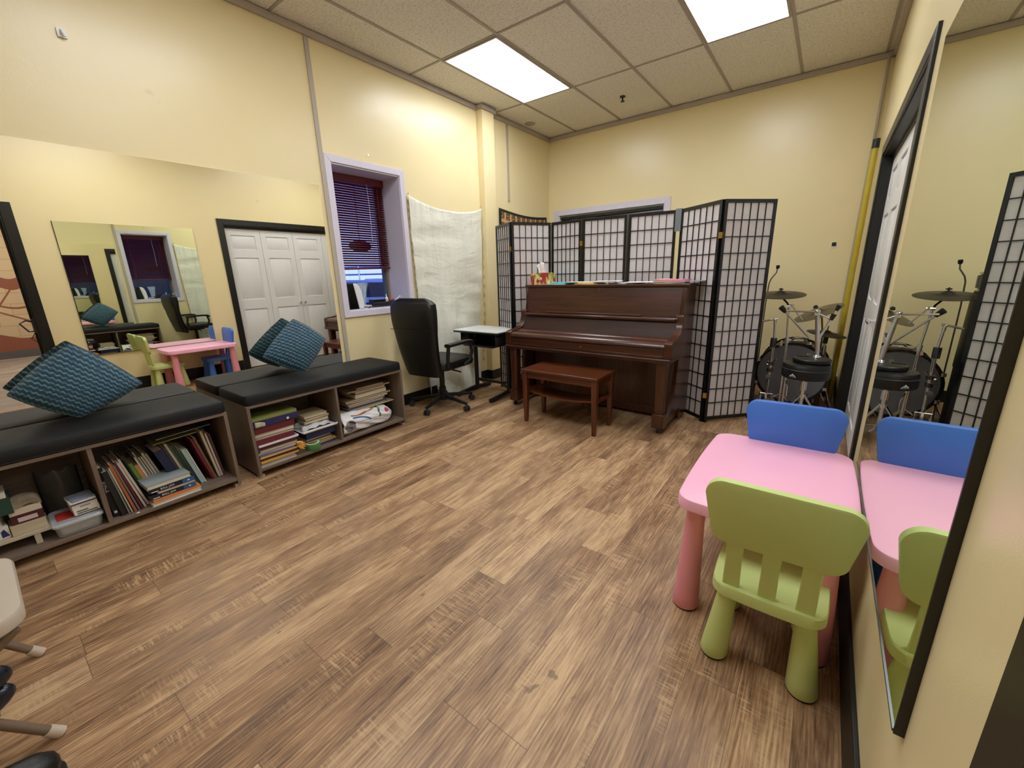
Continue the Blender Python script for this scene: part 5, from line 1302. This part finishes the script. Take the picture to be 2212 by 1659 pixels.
ca = solo('drum_case', MB().loft([MB().ring((-.70, 4.42, zz), (1, 0, 0), (0, 1, 0), 32, r_, r_) for zz, r_ in ((0, .235), (.02, .245), (.50, .245), (.51, .25), (.55, .25), (1.02, .245), (1.07, .235))]), M_plast, 'tall black round case hidden behind the folding screen', 'case')
sn = thing('snare_drum', 'black snare drum resting on the tall round case', 'drum', (-.64, 4.42, 1.071))
part('shell', MB().lathe([(.165, .005), (.165, .125)], (-.64, 4.42, 1.071), n=36), M_shell, sn)
for zz in (0, .118): part('hoop', MB().loft([MB().ring((-.64, 4.42, 1.071+zz+o_), (1, 0, 0), (0, 1, 0), 36, r_, r_) for r_, o_ in ((.162, 0), (.174, 0), (.174, .012), (.162, .012))], closed=True), M_chrome, sn)
for k in range(8):
    a = R(45*k+10); part('lug', MB().box(-.64+.172*math.cos(a)-.006, -.64+.172*math.cos(a)+.006, 4.42+.172*math.sin(a)-.006, 4.42+.172*math.sin(a)+.006, 1.09, 1.18), M_chrome, sn)
bk_ = solo('equipment_case', MB().prism(rrect(.0, .125, 5.02, 5.30, .02, 3), 'Z', 0, .24), M_plast, 'low black case on the floor in the corner by the conduit', 'case')

# ------------------------------------------------------------------ outside the window
struct('floor_outside', MB().box(-60, XL-.36, -40, 60, -.35, -.15), mat('snowy_asphalt', '#8b98b0', .8, 0, .55, 1.6))
def car(label, loc, rz, col):
    t = thing('car', label, 'car', loc, rz, 'cars parked outside the window')
    prof = [(-2.1, .35), (2.1, .35), (2.15, .62), (1.95, .82), (1.1, .95), (.55, 1.38), (-1.1, 1.42), (-1.75, 1.0), (-2.12, .92), (-2.18, .6)]
    mm = mat('car_paint_'+col.strip('#'), col, .3, .2)
    rg = []
    for yy, s in ((-.86, .93), (-.80, 1.0), (.80, 1.0), (.86, .93)):
        rg.append([(p[0]*s, yy, .35+(p[1]-.35)*s) for p in prof])
    part('car_body', MB().loft(rg), mm, t, world=False, bev=.03)
    part('car_window', MB().prism([(.98, .98), (.52, 1.33), (-1.05, 1.36), (-1.55, 1.02)], 'Y', -.868, .868).box(.60, .62, -.7, .7, 1.0, 1.3), mat('car_glass', '#26334a', .1), t, world=False)
    for x in (-1.35, 1.35):
        for y in (-.84, .84): part('wheel', MB().lathe([(.20, -.1), (.33, -.09), (.33, .09), (.20, .1)], (x, y, .33), (0, 1, 0), 20), M_plast, t, world=False)
    for y in (-.6, .6): part('headlight', MB().lathe([(.09, 0), (.08, .03), (.01, .05)], (2.12, y, .68), (1, 0, 0), 14), M_whitep, t, world=False)
car('pale silver car parked just outside, seen under the burgundy blind', (-9.6, 6.35, -.15), R(56), '#c9d6ec')
car('white car parked further off, seen under the burgundy blind', (-15.8, 12.2, -.15), R(70), '#dfe6f2')
car('light grey car parked across from the window, seen only in mirrors', (-15.5, 1.2, -.15), R(4), '#aebbd0')
rl = thing('metal_fence', 'pale metal rail fence beyond the parked cars', 'fence', (-20, 15, -.15))
for k in range(8): part('fence_post', MB().tube([(-25+k*1.5, 9+k*1.5, -.15), (-25+k*1.5, 9+k*1.5, 1.95)], .05, 8), M_chrome, rl)
for zz in (1.1, 1.5, 1.9): part('fence_rail', MB().tube([(-25, 9, zz), (-14.5, 19.5, zz)], .045, 8), M_chrome, rl)
bdg = thing('apartment_building', 'dark low building across the parking lot outside', 'building', (-32, 4, -.15))
part('wall', MB().box(-36, -32, -16, 14, -.15, 6.0), mat('dark_brick', '#2c3446', .8), bdg)
part('roof', MB().box(-36.3, -31.7, -16.3, 14.3, 6.0, 6.4), mat('snowy_roof', '#93a3c4', .7), bdg)

# ------------------------------------------------------------------ world, camera, view
wd = bpy.data.worlds.new('dusk'); bpy.context.scene.world = wd; wd.use_nodes = True
nt = wd.node_tree; bg_ = nt.nodes['Background']
tc = nt.nodes.new('ShaderNodeTexCoord'); sp_ = nt.nodes.new('ShaderNodeSeparateXYZ'); rp = nt.nodes.new('ShaderNodeValToRGB')
nt.links.new(tc.outputs['Generated'], sp_.inputs[0]); nt.links.new(sp_.outputs[2], rp.inputs[0]); nt.links.new(rp.outputs[0], bg_.inputs[0])
e = rp.color_ramp.elements; e[0].position = 0; e[0].color = (.50, .60, 1.0, 1); e[1].position = .35; e[1].color = (.10, .16, .62, 1)
bg_.inputs[1].default_value = 1.15

cam = bpy.data.cameras.new('camera'); co_ = bpy.data.objects.new('camera', cam); C.objects.link(co_)
F, YAW, PIT, ROL, HF = 884.1556, -.6496, -.2613, -.0283, 1.2757
cam.sensor_width = 36; cam.lens = 36*F/2212; cam.clip_start = .02
cy_, sy_ = math.cos(YAW), math.sin(YAW); cp_, sp2 = math.cos(PIT), math.sin(PIT)
fwd = Vector((sy_*cp_, cy_*cp_, sp2)); rt_ = Vector((cy_, -sy_, 0)); up_ = rt_.cross(fwd)
r2 = math.cos(ROL)*rt_+math.sin(ROL)*up_; u2 = -math.sin(ROL)*rt_+math.cos(ROL)*up_
Mc = Matrix((r2, u2, -fwd)).transposed().to_4x4(); Mc.translation = (0, 0, HF)
co_.matrix_world = Mc
sc = bpy.context.scene; sc.camera = co_
sc.view_settings.view_transform = 'Standard'; sc.view_settings.look = 'None'; sc.view_settings.gamma = 1
sc.view_settings.exposure = 0.45
sc.cycles.max_bounces = 12; sc.cycles.diffuse_bounces = 5; sc.cycles.glossy_bounces = 8; sc.cycles.transparent_max_bounces = 12
sc.cycles.use_denoising = True
